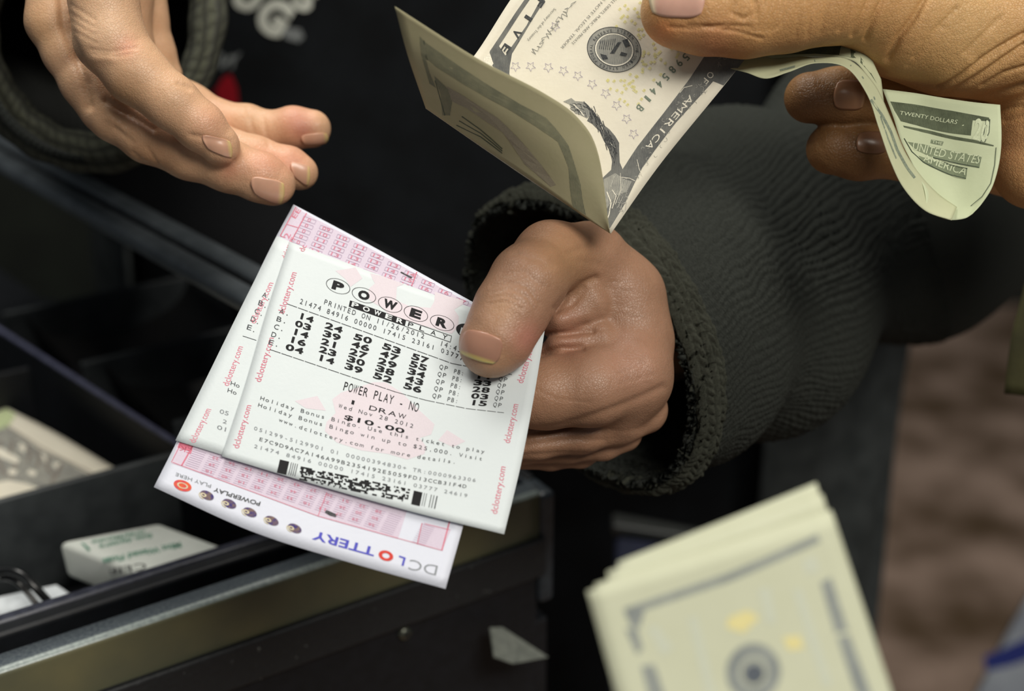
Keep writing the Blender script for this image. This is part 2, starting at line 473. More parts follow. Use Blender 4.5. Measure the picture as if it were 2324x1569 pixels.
# ---------------------------------------------------------------- signed-distance sculpting for hands
def smin(a, b, k):
    h = np.clip(0.5 + 0.5 * (b - a) / k, 0, 1)
    return b * (1 - h) + a * h - k * h * (1 - h)
class Sculpt:
    def __init__(s, lo, hi, cell):
        s.lo = np.array(lo, float); s.cell = cell
        s.n = np.ceil((np.array(hi) - s.lo) / cell).astype(int) + 1
        s.f = np.full(s.n, 12.0, np.float32)
        s.ax = [s.lo[i] + np.arange(s.n[i]) * cell for i in range(3)]
    def group(s, chains, kin, kout, f=None):
        """chains: list of lists of (px,py,D,rpx[,flat]); blended by kin, then into the field by kout"""
        g = np.full(s.n, 12.0, np.float32)
        for ch in chains:
            pts = [(c3(*c[:3]), c[3] * c[2] / FPX) for c in ch]
            if len(pts) == 1: pts = pts * 2
            for (a, ra), (b, rb) in zip(pts[:-1], pts[1:]):
                m = max(ra, rb) + 8 + kin
                sl = []
                for i in range(3):
                    l = np.searchsorted(s.ax[i], min(a[i], b[i]) - m); h = np.searchsorted(s.ax[i], max(a[i], b[i]) + m)
                    sl.append(slice(l, h))
                if any(q.start >= q.stop for q in sl): continue
                X = s.ax[0][sl[0]][:, None, None]; Y = s.ax[1][sl[1]][None, :, None]; Z = s.ax[2][sl[2]][None, None, :]
                d = b - a; dd = float(d @ d) + 1e-9
                t = np.clip(((X - a[0]) * d[0] + (Y - a[1]) * d[1] + (Z - a[2]) * d[2]) / dd, 0, 1)
                q = np.sqrt((X - a[0] - t * d[0]) ** 2 + (Y - a[1] - t * d[1]) ** 2 + (Z - a[2] - t * d[2]) ** 2) - (ra + (rb - ra) * t)
                sl = tuple(sl)
                g[sl] = smin(g[sl], q.astype(np.float32), kin)
        s.f = smin(s.f, g, kout)
        return s
    def mesh(s):
        f = s.f
        f[0], f[-1], f[:, 0], f[:, -1], f[:, :, 0], f[:, :, -1] = 5, 5, 5, 5, 5, 5
        neg = f < 0
        nx, ny, nz = f.shape
        cnt = np.zeros((nx - 1, ny - 1, nz - 1), np.int8)
        for i in (0, 1):
            for j in (0, 1):
                for k in (0, 1):
                    cnt += neg[i:nx - 1 + i, j:ny - 1 + j, k:nz - 1 + k]
        act = (cnt > 0) & (cnt < 8)
        idx = np.full(act.shape, -1, np.int64)
        I = np.argwhere(act)
        idx[act] = np.arange(len(I))
        acc = np.zeros((len(I), 3)); w = np.zeros(len(I))
        corners = [(i, j, k) for i in (0, 1) for j in (0, 1) for k in (0, 1)]
        for a in corners:
            for ax in range(3):
                if a[ax]: continue
                b = list(a); b[ax] = 1
                fa = f[I[:, 0] + a[0], I[:, 1] + a[1], I[:, 2] + a[2]]
                fb = f[I[:, 0] + b[0], I[:, 1] + b[1], I[:, 2] + b[2]]
                m = (fa < 0) != (fb < 0)
                t = np.where(m, fa / (fa - fb + 1e-12), 0)
                p = np.tile(np.array(a, float), (len(I), 1)); p[:, ax] += t
                acc[m] += p[m]; w[m] += 1
        V = (I + acc / w[:, None]) * s.cell + s.lo
        faces = []
        for ax in range(3):
            o = [0, 1, 2]; o.remove(ax)
            sa = [slice(None)] * 3; sb = [slice(None)] * 3
            sa[ax] = slice(0, -1); sb[ax] = slice(1, None)
            ch = neg[tuple(sa)] != neg[tuple(sb)]
            E = np.argwhere(ch)
            E = E[(E[:, o[0]] > 0) & (E[:, o[1]] > 0) & (E[:, o[0]] < f.shape[o[0]] - 1) & (E[:, o[1]] < f.shape[o[1]] - 1)]
            q = []
            for da, db in ((0, 0), (1, 0), (1, 1), (0, 1)):
                c = E.copy(); c[:, o[0]] -= da; c[:, o[1]] -= db
                q.append(idx[c[:, 0], c[:, 1], c[:, 2]])
            Q = np.stack(q, 1)
            fl = neg[E[:, 0], E[:, 1], E[:, 2]]
            if ax == 1: fl = ~fl
            Q[~fl] = Q[~fl][:, ::-1]
            faces.append(Q)
        F = np.concatenate(faces)
        F = F[(F >= 0).all(1)]
        # light relaxation to wash out the grid
        for _ in range(2):
            S = np.zeros_like(V); n = np.zeros(len(V))
            for a, b in ((0, 1), (1, 2), (2, 3), (3, 0)):
                np.add.at(S, F[:, a], V[F[:, b]]); np.add.at(S, F[:, b], V[F[:, a]])
                np.add.at(n, F[:, a], 1); np.add.at(n, F[:, b], 1)
            V = V * 0.5 + S / np.maximum(n, 1)[:, None] * 0.5
        return V, F
def vnormals(V, F):
    n = np.cross(V[F[:, 2]] - V[F[:, 0]], V[F[:, 3]] - V[F[:, 1]])
    N = np.zeros_like(V)
    for i in range(4): np.add.at(N, F[:, i], n)
    return N / (np.linalg.norm(N, axis=1)[:, None] + 1e-12)
def seg_dist(p, a, b):
    a, b = np.array(a, float), np.array(b, float)
    d = b - a
    t = np.clip(((p - a) @ d) / (d @ d + 1e-9), 0, 1)
    return np.linalg.norm(p - a - t[:, None] * d, axis=1)
def crease(V, N, strokes):
    """strokes: (depth_mm (negative raises), width_px, [(px,py)...][, Dmin, Dmax]) carved into camera-facing skin"""
    pr = Sheet.proj(V)
    face = np.clip((N * (-V / np.linalg.norm(V, axis=1)[:, None])).sum(1), 0, 1) ** 0.5
    disp = np.zeros(len(V))
    for st in strokes:
        dep, w, pts = st[:3]
        d = np.min([seg_dist(pr, a, b) for a, b in zip(pts[:-1], pts[1:])], axis=0)
        k = np.exp(-(d / w) ** 2)
        if len(st) > 3:
            k = k * ((-V[:, 2] > st[3]) & (-V[:, 2] < st[4]))
        disp += dep * k
    return V - N * (disp * face)[:, None]
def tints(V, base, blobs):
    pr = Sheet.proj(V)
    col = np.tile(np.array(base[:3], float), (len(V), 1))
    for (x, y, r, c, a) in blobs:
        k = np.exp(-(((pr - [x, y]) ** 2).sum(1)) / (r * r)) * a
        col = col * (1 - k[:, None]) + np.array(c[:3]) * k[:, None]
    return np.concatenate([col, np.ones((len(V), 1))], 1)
def nail(name, V, F, corners, parent, base, edge, lift=0.35, bulge=0.25, tipf=0.80):
    """nail plate laid on the finger: corners in pixels base-left, base-right, tip-right, tip-left"""
    bvh = BVHTree.FromPolygons([tuple(v) for v in V], [tuple(int(i) for i in f) for f in F])
    c = [np.array(p, float) for p in corners]
    ns, ntt = 14, 16
    pts, cols, ok = [], [], True
    for j in range(ntt + 1):
        t = j / ntt
        for i in range(ns + 1):
            u = 2 * i / ns - 1
            # rounded plate: narrow the ends
            e = 1 - abs(2 * t - 1) ** 6 * 0.22
            uu = u * e
            tt = t
            if t < 0.5: tt = 0.5 - (0.5 - t) * (1 - 0.16 * u * u)
            else: tt = 0.5 + (t - 0.5) * (1 - 0.10 * u * u)
            a = c[0] * (1 - tt) + c[3] * tt; b = c[1] * (1 - tt) + c[2] * tt
            px = a * (0.5 - uu / 2) + b * (0.5 + uu / 2)
            d = Vector(c3(px[0], px[1], 1.0)).normalized()
            hit = bvh.ray_cast(Vector((0, 0, 0)), d)
            if hit[0] is None:
                pts.append(None); cols.append(base); continue
            n = Vector(hit[1])
            if n.dot(d) > 0: n = -n
            pts.append(np.array(hit[0] + n * (lift + bulge * (1 - u * u))))
            k = min(max((tt - tipf) / 0.05, 0), 1)
            rim = max(0, 1 - abs(tt - 0.06) / 0.1) * 0.25
            cc = [base[q] * (1 - k) + edge[q] * k for q in range(3)]
            cc = [min(1, x * (1 + rim)) for x in cc]
            cols.append(cc + [1])
    # fill misses from neighbours
    g = [[pts[j * (ns + 1) + i] for i in range(ns + 1)] for j in range(ntt + 1)]
    for _ in range(ns + ntt):
        miss = False
        for j in range(ntt + 1):
            for i in range(ns + 1):
                if g[j][i] is None:
                    nb = [g[y][x] for y, x in ((j, i - 1), (j, i + 1), (j - 1, i), (j + 1, i)) if 0 <= y <= ntt and 0 <= x <= ns and g[y][x] is not None]
                    if nb: g[j][i] = np.mean(nb, axis=0) + np.array([0, 0, -0.3])
                    else: miss = True
        if not miss: break
    A = np.array([[p if p is not None else np.zeros(3) for p in r] for r in g])
    for _ in range(6):
        B = A.copy()
        B[1:-1, 1:-1] = (A[:-2, 1:-1] + A[2:, 1:-1] + A[1:-1, :-2] + A[1:-1, 2:]) / 4
        B[0, 1:-1] = (A[0, :-2] + A[0, 2:]) / 2; B[-1, 1:-1] = (A[-1, :-2] + A[-1, 2:]) / 2
        B[1:-1, 0] = (A[:-2, 0] + A[2:, 0]) / 2; B[1:-1, -1] = (A[:-2, -1] + A[2:, -1]) / 2
        A = A * 0.5 + B * 0.5
    Vn = A.reshape(-1, 3)
    Fn = [(j * (ns + 1) + i, j * (ns + 1) + i + 1, (j + 1) * (ns + 1) + i + 1, (j + 1) * (ns + 1) + i) for j in range(ntt) for i in range(ns)]
    o = mesh_obj(name, to_world(Vn), Fn, M['nail'], parent, cols=cols)
    solidify(o, 0.0005, 0)
    return o
def nail_material():
    nt = NT('fingernail')
    a = nt.n('ShaderNodeVertexColor'); a.layer_name = 'tint'
    f = noise_tex(nt, 500, 3)
    nt.l(nt.mix(nt.math('MULTIPLY', f, 0.25), a.outputs[0], rgb(150, 110, 90)), nt.b.inputs['Base Color'])
    nt.b.inputs['Roughness'].default_value = 0.28
    nt.b.inputs['Subsurface Weight'].default_value = 0.1
    nt.b.inputs['Subsurface Scale'].default_value = 0.001
    return nt.m
M['nail'] = nail_material()

def bounds(chains, pad=6, clip=None):
    A = []
    for g in chains:
        for c in g:
            p = c3(*c[:3]); r = c[3] * c[2] / FPX
            A += [p - r, p + r]
    A = np.array(A)
    return A.min(0) - pad, A.max(0) + pad
def loft(rings, nseg, close=True):
    """rings: list of arrays (n,3) -> verts, faces, uv"""
    n = len(rings[0])
    V = np.concatenate(rings)
    F, UV = [], []
    for j in range(len(rings)):
        for i in range(n):
            UV.append((i / n, j / (len(rings) - 1)))
    for j in range(len(rings) - 1):
        for i in range(n):
            k = (i + 1) % n
            if not close and k == 0: continue
            F.append((j * n + i, j * n + k, (j + 1) * n + k, (j + 1) * n + i))
    return V, F, UV

# ---------------------------------------------------------------- setting
def box_pts(name, foot, z0, z1, mat, parent=None, bev=0.0, seg=2):
    n = len(foot)
    V = [(p[0], p[1], z0) for p in foot] + [(p[0], p[1], z1) for p in foot]
    ar = sum(foot[i][0] * foot[(i + 1) % n][1] - foot[(i + 1) % n][0] * foot[i][1] for i in range(n))
    F = [tuple(range(n))[::-1], tuple(range(n, 2 * n))] + [(i, (i + 1) % n, n + (i + 1) % n, n + i) for i in range(n)]
    if ar < 0: F = [f[::-1] for f in F]
    o = mesh_obj(name, V, F, mat, parent, smooth=False)
    if bev: bevel(o, bev, seg)
    return o
carpet = simple('brown_mottled_carpet', rgb(196, 168, 150), 0.95, rgb(108, 88, 68), 6, 0.5, 400, spec=0.1, bdist=0.003)
tag(box_pts('floor', [(-3, -2), (3, -2), (3, 3.4), (-3, 3.4)], -0.05, 0.0, carpet), 'mottled brown carpeted floor far below the counter', None, None, 'structure')
wallm = simple('dark_green_wall', rgb(52, 58, 48), 0.8, rgb(40, 44, 38), 8)
tag(box_pts('wall_back', [(-3, 3.0), (3, 3.4), (3, 3.5), (-3, 3.1)], 0.0, 2.8, wallm), 'dark green back wall', None, None, 'structure')

# ---------------------------------------------------------------- cash drawer (local frame along its front rail)
ZD = 1.07
DO = onplane(1225, 1118, ZD)
DX = onplane(0, 1525, ZD) - DO; DX /= np.linalg.norm(DX)
DY = np.array([-DX[1], DX[0], 0]); DY = DY if DY[1] > 0 else -DY
def dl(x, y, z=0.0):
    return DO + DX * x / 1000 + DY * y / 1000 + np.array([0, 0, z / 1000])
def dbox(name, x0, x1, y0, y1, z0, z1, mat, parent, bev=0.0006, seg=2):
    return box_pts(name, [dl(x0, y0), dl(x1, y0), dl(x1, y1), dl(x0, y1)], ZD + z0 / 1000, ZD + z1 / 1000, mat, parent, bev, seg)
steel = simple('dusty_rail_highlight', rgb(150, 160, 156), 0.36, rgb(124, 134, 132), 700, 0.3, 900, metal=0.0, bdist=0.0002)  # paler colour paints the highlight along the rail's rounded edge
olive = simple('olive_rail_face', rgb(106, 102, 74), 0.36, rgb(90, 90, 70), 30, 0.15, 900, metal=0.0, bdist=0.0002)
chip = simple('chipped_black_edge', rgb(26, 28, 30), 0.6, rgb(22, 24, 26), 420, 0.6, 600, bdist=0.0006)
_r = [n for n in chip.node_tree.nodes if n.type == 'VALTORGB'][0]
_e = _r.color_ramp.elements.new(0.70); _e.color = rgb(26, 28, 30); _e = _r.color_ramp.elements.new(0.76); _e.color = rgb(120, 124, 120)
drawer = empty('cash_drawer', dl(150, 100, -60))
drawer['_w'] = list(drawer.location)
tag(drawer, 'open black cash drawer with worn metal front rail', 'cash drawer')
box_pts('drawer_base', [dl(-6, 2), dl(420, 2), dl(420, 600), dl(90, 600), dl(70, 430), dl(-6, 315)], ZD - 0.14, ZD - 0.062, M['black_plastic'], drawer, 0.001)
# front rail: rounded top lip over an olive face
def rail_profile():
    prof = []
    for i in range(9):
        a = math.pi / 2 * i / 8
        prof.append((2.5 - 2.5 * math.cos(a) , -2.5 + 2.5 * math.sin(a)))
    prof = [(0, -20)] + prof + [(9.5, 0), (9.5, -3), (11, -16)]
    rings = []
    xs = np.linspace(0, 420, 40)
    for x in xs:
        rings.append([dl(x, p[0], p[1]) for p in prof])
    n = len(prof)
    V = [p for r in rings for p in r]
    F = [(j * n + i, (j + 1) * n + i, (j + 1) * n + i + 1, j * n + i + 1) for j in range(len(xs) - 1) for i in range(n - 1)]
    F.append(tuple(range(n)))
    return V, F
V, F = rail_profile()
dusty = simple('dusty_rail_top', rgb(92, 100, 104), 0.5, rgb(66, 74, 82), 900, 0.5, 700, bdist=0.0003)
ro = mesh_obj('front_rail', V, F, [olive, steel, dusty], drawer)
for p in ro.data.polygons:
    i = min(p.vertices) % 13  # profile step
    p.material_index = (2 if i >= 9 else 1) if (len(p.vertices) == 4 and 4 <= i <= 11) else 0
tag(ro, 'dusty metal rail with a highlight painted on its rounded edge')
dbox('rail_lip', -2, 420, -2.5, 9, -38, -20, chip, drawer, 0.0012, 3)
dbox('drawer_front', 0, 420, 1, 12, -120, -38, M['black_plastic'], drawer, 0.001)
dbox('end_cap', -7, 0, -1, 40, -52, -1, simple('blue_grey_end_cap', rgb(52, 60, 66), 0.4, rgb(34, 40, 46), 200, 0.2, 500), drawer, 0.002, 3)
dbox('side_wall', -6, -2, 12, 315, -62, 0, M['black_plastic'], drawer, 0.001)
# thin counter slab whose double ribbed edge overhangs the open drawer
ZC = 1.15
counter = empty('counter_top', onplane(300, 420, ZC)); counter['_w'] = 1
tag(counter, 'black counter slab with a double ribbed grey edge above the drawer', 'counter')
def band(name, a, b, dy0, dy1, z0, z1, mat, bev):
    pa, pb = onplane(a[0], a[1], ZC), onplane(b[0], b[1], ZC)
    d = (pb - pa) / np.linalg.norm(pb - pa); n = np.array([-d[1], d[0], 0])
    if n[1] < 0: n = -n
    return box_pts(name, [pa + n * dy0, pb + n * dy0, pb + n * dy1, pa + n * dy1], ZC + z0, ZC + z1, mat, counter, bev, 4)
g_rail = simple('grey_counter_edge', rgb(88, 94, 98), 0.4, rgb(70, 76, 80), 80)
band('edge_rib', (-160, 262), (880, 838), -0.007, 0.003, -0.006, 0.002, g_rail, 0.003)
band('edge_rib', (-160, 262), (880, 838), 0.007, 0.017, -0.006, 0.002, g_rail, 0.003)
band('slab', (-160, 262), (1000, 905), 0.003, 0.07, -0.008, -0.001, simple('black_matt_slab', rgb(14, 15, 17), 0.8, spec=0.1), 0.001)
def screw(px, py, r):
    # on the front face: solve the pixel ray against the plane y = -? of the drawer front
    d = RM @ c3(px, py, 1.0)
    n = DY; q = dl(0, 1)
    t = ((q - CL) @ n) / (d @ n)
    c = CL + d * t
    s_ = empty('_tmp')
    bpy.data.objects.remove(s_)
    V, F = [], []
    prof = [(r, 0), (r, 0.6), (r * 0.8, 1.3), (r * 0.45, 1.8), (0.0, 1.9)]
    m = 24
    for (rr, h) in prof:
        for i in range(m):
            a = 2 * math.pi * i / m
            V.append(c + (DX * math.cos(a) * rr + np.array([0, 0, 1]) * math.sin(a) * rr - DY * (h + 0.2)) / 1000)
    for j in range(len(prof) - 1):
        for i in range(m):
            k = (i + 1) % m
            F.append((j * m + i, j * m + k, (j + 1) * m + k, (j + 1) * m + i))
    o = mesh_obj('screw', V, F, simple('screw_metal', rgb(110, 112, 100), 0.3, rgb(70, 72, 66), 900, 0.2, 900, metal=0.8), drawer)
    tag(o, 'round headed metal screw')
    for a in (0.5, 0.5 + math.pi / 2):
        dx = DX * math.cos(a) + np.array([0, 0, 1]) * math.sin(a); dy = np.cross(dx, DY)
        b = [c - DY * 0.0021 + dx * s1 * r * 0.45 / 1000 + dy * s2 * 0.00035 for s1, s2 in ((-1, -1), (1, -1), (1, 1), (-1, 1))]
        b2 = [p + DY * 0.0004 for p in b]
        mo = mesh_obj('screw_slot', b + b2, [(0, 1, 2, 3), (4, 7, 6, 5), (0, 4, 5, 1), (1, 5, 6, 2), (2, 6, 7, 3), (3, 7, 4, 0)], M['black_plastic'], None, smooth=False)
        mo.parent = o
screw(917, 1437, 2.9)

# ---------------------------------------------------------------- till tray
tray = empty('till_tray', dl(150, 150, -48))
tray['_w'] = list(tray.location)
tag(tray, 'black plastic till tray with compartments inside the drawer', 'tray')
box_pts('tray_floor', [dl(2, 16), dl(420, 16), dl(420, 590), dl(96, 590), dl(76, 430), dl(2, 315)], ZD - 0.05, ZD - 0.046, M['black_plastic'], tray)
dbox('tray_wall', 2, 420, 20, 31, -46, 0, M['black_plastic'], tray, 0.0015, 3)
dbox('tray_rim', 2, 420, 26, 31.5, -2, 0.8, M['rim_plastic'], tray, 0.0012, 3)
wall_grey = simple('matt_black_divider', rgb(60, 64, 66), 0.45, rgb(46, 50, 52), 90, 0.2, 900, bdist=0.0002)
dbox('divider', 108, 420, 108.5, 111.5, -46, 0.5, wall_grey, tray, 0.001, 3)
dbox('divider', 134, 420, 226, 229, -46, 0.5, M['black_plastic'], tray, 0.001, 3)
def slant(x0, y0, x1, y1, w, z0, z1, mat, name='divider'):
    return box_pts(name, [dl(x0, y0), dl(x0 + w, y0), dl(x1 + w, y1), dl(x1, y1)], ZD + z0 / 1000, ZD + z1 / 1000, mat, tray, 0.0008, 2)
slant(87, 31, 134, 292, 2.2, -46, -1.2, M['black_plastic'])
slant(134, 292, 188, 590, 2.2, -46, -1.2, M['black_plastic'])
slant(86.8, 31, 133.8, 292, 2.6, -1.6, 0.5, simple('slate_divider_highlight', rgb(96, 98, 122), 0.4, rgb(76, 78, 100), 200), 'divider_highlight')  # thin pale strip paints the highlight along the divider's top
slant(133.8, 292, 187.8, 590, 2.6, -1.6, 0.5, M['rim_plastic'], 'divider_highlight')  # far run of the painted highlight, in the darker rim plastic
# coin scoops: curved trough walls right of the slanted divider
def scoop(x0, x1, y0, y1, mat):
    V, F = [], []
    n, m = 16, 8
    for j in range(m + 1):
        y = y0 + (y1 - y0) * j / m
        for i in range(n + 1):
            a = math.pi * i / n
            V.append(dl(x0 + (x1 - x0) * (0.5 - 0.5 * math.cos(a)), y, -2 - 36 * math.sin(a) * (0.6 + 0.4 * math.sin(math.pi * j / m))))
    for j in range(m):
        for i in range(n):
            F.append((j * (n + 1) + i, j * (n + 1) + i + 1, (j + 1) * (n + 1) + i + 1, (j + 1) * (n + 1) + i))
    return mesh_obj('coin_scoop', V, F, mat, tray)
for k in range(3):
    y0 = 60 + k * 82
    scoop(20 + k * 4, 88 + k * 14, y0, y0 + 76, simple('coin_scoop_black', rgb(26, 26, 27), 0.5, rgb(20, 20, 20), 100))
    slant(22, y0 + 77, 96 + k * 14, y0 + 77, 1, -40, -1, M['black_plastic']) if False else dbox('divider', 18 + k * 4, 98 + k * 14, y0 + 77, y0 + 80, -44, -0.5, wall_grey, tray, 0.0008)

def coin(px, py, z, r, col, label, nm='coin'):
    c = onplane(px, py, ZD + z / 1000)
    V, F = [], []
    m = 40
    prof = [(0, 0.0), (r * 0.9, 0.0), (r * 0.93, 0.12), (r, 0.12), (r, -1.3), (0, -1.3)]
    for (rr, h) in prof:
        for i in range(m):
            a = 2 * math.pi * i / m
            V.append(c + np.array([math.cos(a) * rr, math.sin(a) * rr, h + 0.02 * math.sin(a)]) / 1000)
    for j in range(len(prof) - 1):
        for i in range(m):
            k = (i + 1) % m
            F.append((j * m + i, (j + 1) * m + i, (j + 1) * m + k, j * m + k))
    o = mesh_obj(nm, V, F, simple(nm + '_metal', col, 0.4, tuple(x * 0.6 for x in col[:3]) + (1,), 700, 0.2, 500, metal=0.7))
    return tag(o, label, 'coin')
coin(258, 905, -30, 10.5, rgb(128, 108, 52), 'dull brass coloured coin lying in the scoop beyond the thin divider')

# ---------------------------------------------------------------- floss box in the front compartment
def floss():
    zt = ZD - 0.010
    A, B, Cc = onplane(130, 1228, zt), onplane(362, 1184, zt), onplane(470, 1224, zt)
    u = B - A; v = Cc - B; v = v * 2.0
    root = empty('dental_floss_box', (A + u * 0.5 + v * 0.5) - np.array([0, 0, 0.034]))
    root['_w'] = list(root.location)
    tag(root, 'white dental floss box with green lettering in the front compartment', 'floss box')
    m = simple('floss_white_plastic', rgb(222, 226, 218), 0.45, rgb(214, 218, 210), 80, 0.1, 500)
    th = 0.017
    bmv = []
    for z in (0, -th):
        for (a, b) in ((0, 0), (1, 0), (1, 1), (0, 1)):
            p = A + u * a + v * b + np.array([0, 0, z])
            if z < 0: p = p + (u * (0.03 if a == 0 else -0.03))
            bmv.append(p)
    o = mesh_obj('box_body', bmv, [(0, 3, 2, 1), (4, 5, 6, 7), (0, 1, 5, 4), (1, 2, 6, 5), (2, 3, 7, 6), (3, 0, 4, 7)], m, root, smooth=True)
    bm = bmesh.new(); bm.from_mesh(o.data); bmesh.ops.recalc_face_normals(bm, faces=bm.faces); bm.to_mesh(o.data); bm.free()
    bevel(o, 0.0028, 5)
    # printed lettering on the top
    R = RM.T
    def toc(p):
        q = R @ (p - CL) * 1000
        return (CX + q[0] / -q[2] * FPX, CY - q[1] / -q[2] * FPX, -q[2])
    up = np.array([0, 0, 0.0001])
    sh = Sheet([[toc(A + up), toc(A + u + up)], [toc(A + v + up), toc(A + u + v + up)]])
    g = Ink('green_lettering', ink('green_print', rgb(44, 132, 104)), 2)
    g.text(sh, 'Mint Waxed Floss', (409, 1231), (233, 1269), (3, 12), bold=0.02)
    g.text(sh, 'Soie dentaire', (344, 1211), (225, 1238), (2, 9), bold=0.02)
    g.text(sh, 'cirée/Menthe', (328, 1204), (208, 1228), (2, 8), bold=0.02)
    g.poly(sh, [(184, 1234), (189, 1233), (206, 1248), (200, 1250)])
    g.finish(root)
    d = Ink('dark_lettering', M['black_ink'], 2)
    d.text(sh, 'CLIF', (330, 1278), (246, 1291), (3, 14))
    d.finish(root)
floss()
# folded paper lying under the box
pp = onplane(0, 1366, ZD - 0.03); 
def flat_sheet(name, pix, z, mat, label, cat, group=None, th=0.0003):
    f = [onplane(x, y, ZD + z / 1000) for x, y in pix]
    o = box_pts(name, f, ZD + z / 1000 - th, ZD + z / 1000, mat)
    return tag(o, label, cat, group)
flat_sheet('paper_slip', [(-60, 1398), (-60, 1368), (128, 1328), (160, 1350), (60, 1420)], -28, simple('white_paper', rgb(226, 232, 236), 0.6), 'white paper slip lying under the floss box', 'paper')
# black cable loop in the corner
def tube(name, pts, r, mat, parent=None, seg=10, sub=8, rr=None):
    A = np.array(pts, float)
    s = np.linspace(0, 1, (len(A) - 1) * sub + 1)
    C = interp_axis(A, s)
    V, F = [], []
    up = np.array([0.1, 0.2, 1.0])
    for i, p in enumerate(C):
        t = C[min(i + 1, len(C) - 1)] - C[max(i - 1, 0)]; t /= np.linalg.norm(t) + 1e-12
        a = np.cross(t, up); a /= np.linalg.norm(a) + 1e-12; b = np.cross(t, a)
        rad = r if rr is None else np.interp(i / (len(C) - 1), np.linspace(0, 1, len(rr)), rr)
        for k in range(seg):
            an = 2 * math.pi * k / seg
            V.append(p + (a * math.cos(an) + b * math.sin(an)) * rad)
    n = len(C)
    for i in range(n - 1):
        for k in range(seg):
            k2 = (k + 1) % seg
            F.append((i * seg + k, i * seg + k2, (i + 1) * seg + k2, (i + 1) * seg + k))
    F.append(tuple(range(seg))[::-1]); F.append(tuple(range((n - 1) * seg, n * seg)))
    return mesh_obj(name, V, F, mat, parent)
gls = simple('glossy_black_frame', rgb(20, 21, 22), 0.25, rgb(28, 29, 30), 100)
cb = tube('coiled_cable', [onplane(-70, 1318, ZD - 0.012), onplane(0, 1296, ZD - 0.010), onplane(45, 1302, ZD - 0.010), onplane(78, 1332, ZD - 0.014), onplane(110, 1366, ZD - 0.020)], 0.0016, gls)
tag(cb, 'thin black cable looping over paper in the front compartment', 'cable')
cb2 = tube('coiled_cable', [onplane(-70, 1340, ZD - 0.014), onplane(0, 1313, ZD - 0.014), onplane(36, 1320, ZD - 0.014), onplane(62, 1345, ZD - 0.018), onplane(84, 1372, ZD - 0.022)], 0.0012, gls)
tag(cb2, 'thinner black cable loop nested inside the larger loop', 'cable')
# torn card showing below the drawer front
crd = mesh_obj('card_scrap', [P(1112, 1425, 560), P(1140, 1424, 562), P(1245, 1492, 570), P(1165, 1507, 558), P(1122, 1492, 554)], [(4, 3, 2, 1, 0)], simple('grey_card', rgb(112, 116, 108), 0.8, rgb(92, 96, 90), 300, 0.3, 900), smooth=False)
solidify(crd, 0.0008)
tag(crd, 'torn grey card scrap below the drawer front', 'card')

# pile of blue grey box behind the drawer end, under the counter
bx = empty('storage_bin', P(1480, 1280, 700)); bx['_w'] = list(bx.location)
tag(bx, 'dark navy storage bin beside the cash drawer', 'bin')
navy = simple('navy_plastic', rgb(34, 38, 58), 0.5, rgb(26, 30, 46), 60)
f = [onplane(1398, 1160, 0.95), onplane(1700, 1215, 0.95), onplane(1760, 1500, 0.95), onplane(1396, 1440, 0.95)]
box_pts('bin_body', f, 0.70, 0.945, navy, bx, 0.004, 3)
box_pts('bin_lid', [onplane(1390, 1150, 0.955), onplane(1712, 1210, 0.955), onplane(1772, 1240, 0.955), onplane(1390, 1182, 0.955)], 0.945, 0.952, simple('bin_lid_grey', rgb(44, 46, 44), 0.5), bx, 0.002)

# ---------------------------------------------------------------- one dollar note in the tray
def tray_note():
    root = empty('one_dollar_note', dl(165, 165, -30)); root['_w'] = list(root.location)
    tag(root, 'worn one dollar note lying in the tray compartment at left', 'banknote')
    z = ZD - 0.020
    def q(x, y, dz=0):
        p = onplane(x, y, z + dz / 1000); r = RM.T @ (p - CL) * 1000
        return (CX + r[0] / -r[2] * FPX, CY - r[1] / -r[2] * FPX, -r[2])
    # corner pixels: apex (15,928), right end beyond the divider, left end out of frame
    sh = Sheet([[q(-330, 1000, -2), q(-150, 960, 0), q(14, 926, 3)], [q(-280, 1110, 0), q(-70, 1050, 1), q(128, 984, 2)], [q(-240, 1225, 0), q(10, 1150, 0), q(262, 1064, 0)]])
    sh.build('note_paper', M['bill'], root, 20, 20)
    a = Ink('border_engraving', M['engrave_mid'], 1)
    a.poly(sh, [(12, 968), (40, 985), (90, 1020), (150, 1048), (205, 1078), (150, 1105), (100, 1112), (60, 1098), (20, 1090), (-30, 1100), (-80, 1040), (-30, 985)], cut=8)
    a.finish(root)
    b = Ink('border_lines', ink('worn_brown_ink', rgb(104, 92, 84), 0.7, rgb(140, 128, 118)), 2)
    b.path(sh, [(14, 966), (44, 985), (96, 1018), (150, 1046), (208, 1074)], 3)
    for p in ([(60, 1010), (70, 1030), (62, 1050)], [(84, 1020), (90, 1045), (84, 1062)], [(112, 1035), (104, 1060), (120, 1078)], [(30, 1000), (22, 1030), (36, 1060), (24, 1085)], [(0, 1000), (-6, 1040), (12, 1080)], [(140, 1052), (130, 1076), (116, 1096)]):
        b.path(sh, p, 5)
    b.finish(root)
    c = Ink('pale_panel', M['bill_pale'], 3)
    c.poly(sh, [(-20, 1012), (5, 1018), (45, 1042), (38, 1054), (0, 1038), (-25, 1030)])
    for p in ([(94, 1028), (104, 1036), (106, 1052), (98, 1044)], [(120, 1052), (138, 1050), (126, 1066)], [(46, 1004), (58, 1012), (56, 1030), (44, 1018)], [(66, 1066), (84, 1072), (78, 1082), (62, 1076)], [(22, 1064), (40, 1068), (34, 1080), (18, 1076)]):
        c.poly(sh, p)
    c.finish(root)
    g = Ink('green_corner', ink('pale_green_ink', rgb(196, 208, 160)), 1)
    g.poly(sh, [(14, 928), (36, 942), (20, 968), (-30, 985), (-60, 1000), (-60, 965)], cut=8)
    g.finish(root)
tray_note()

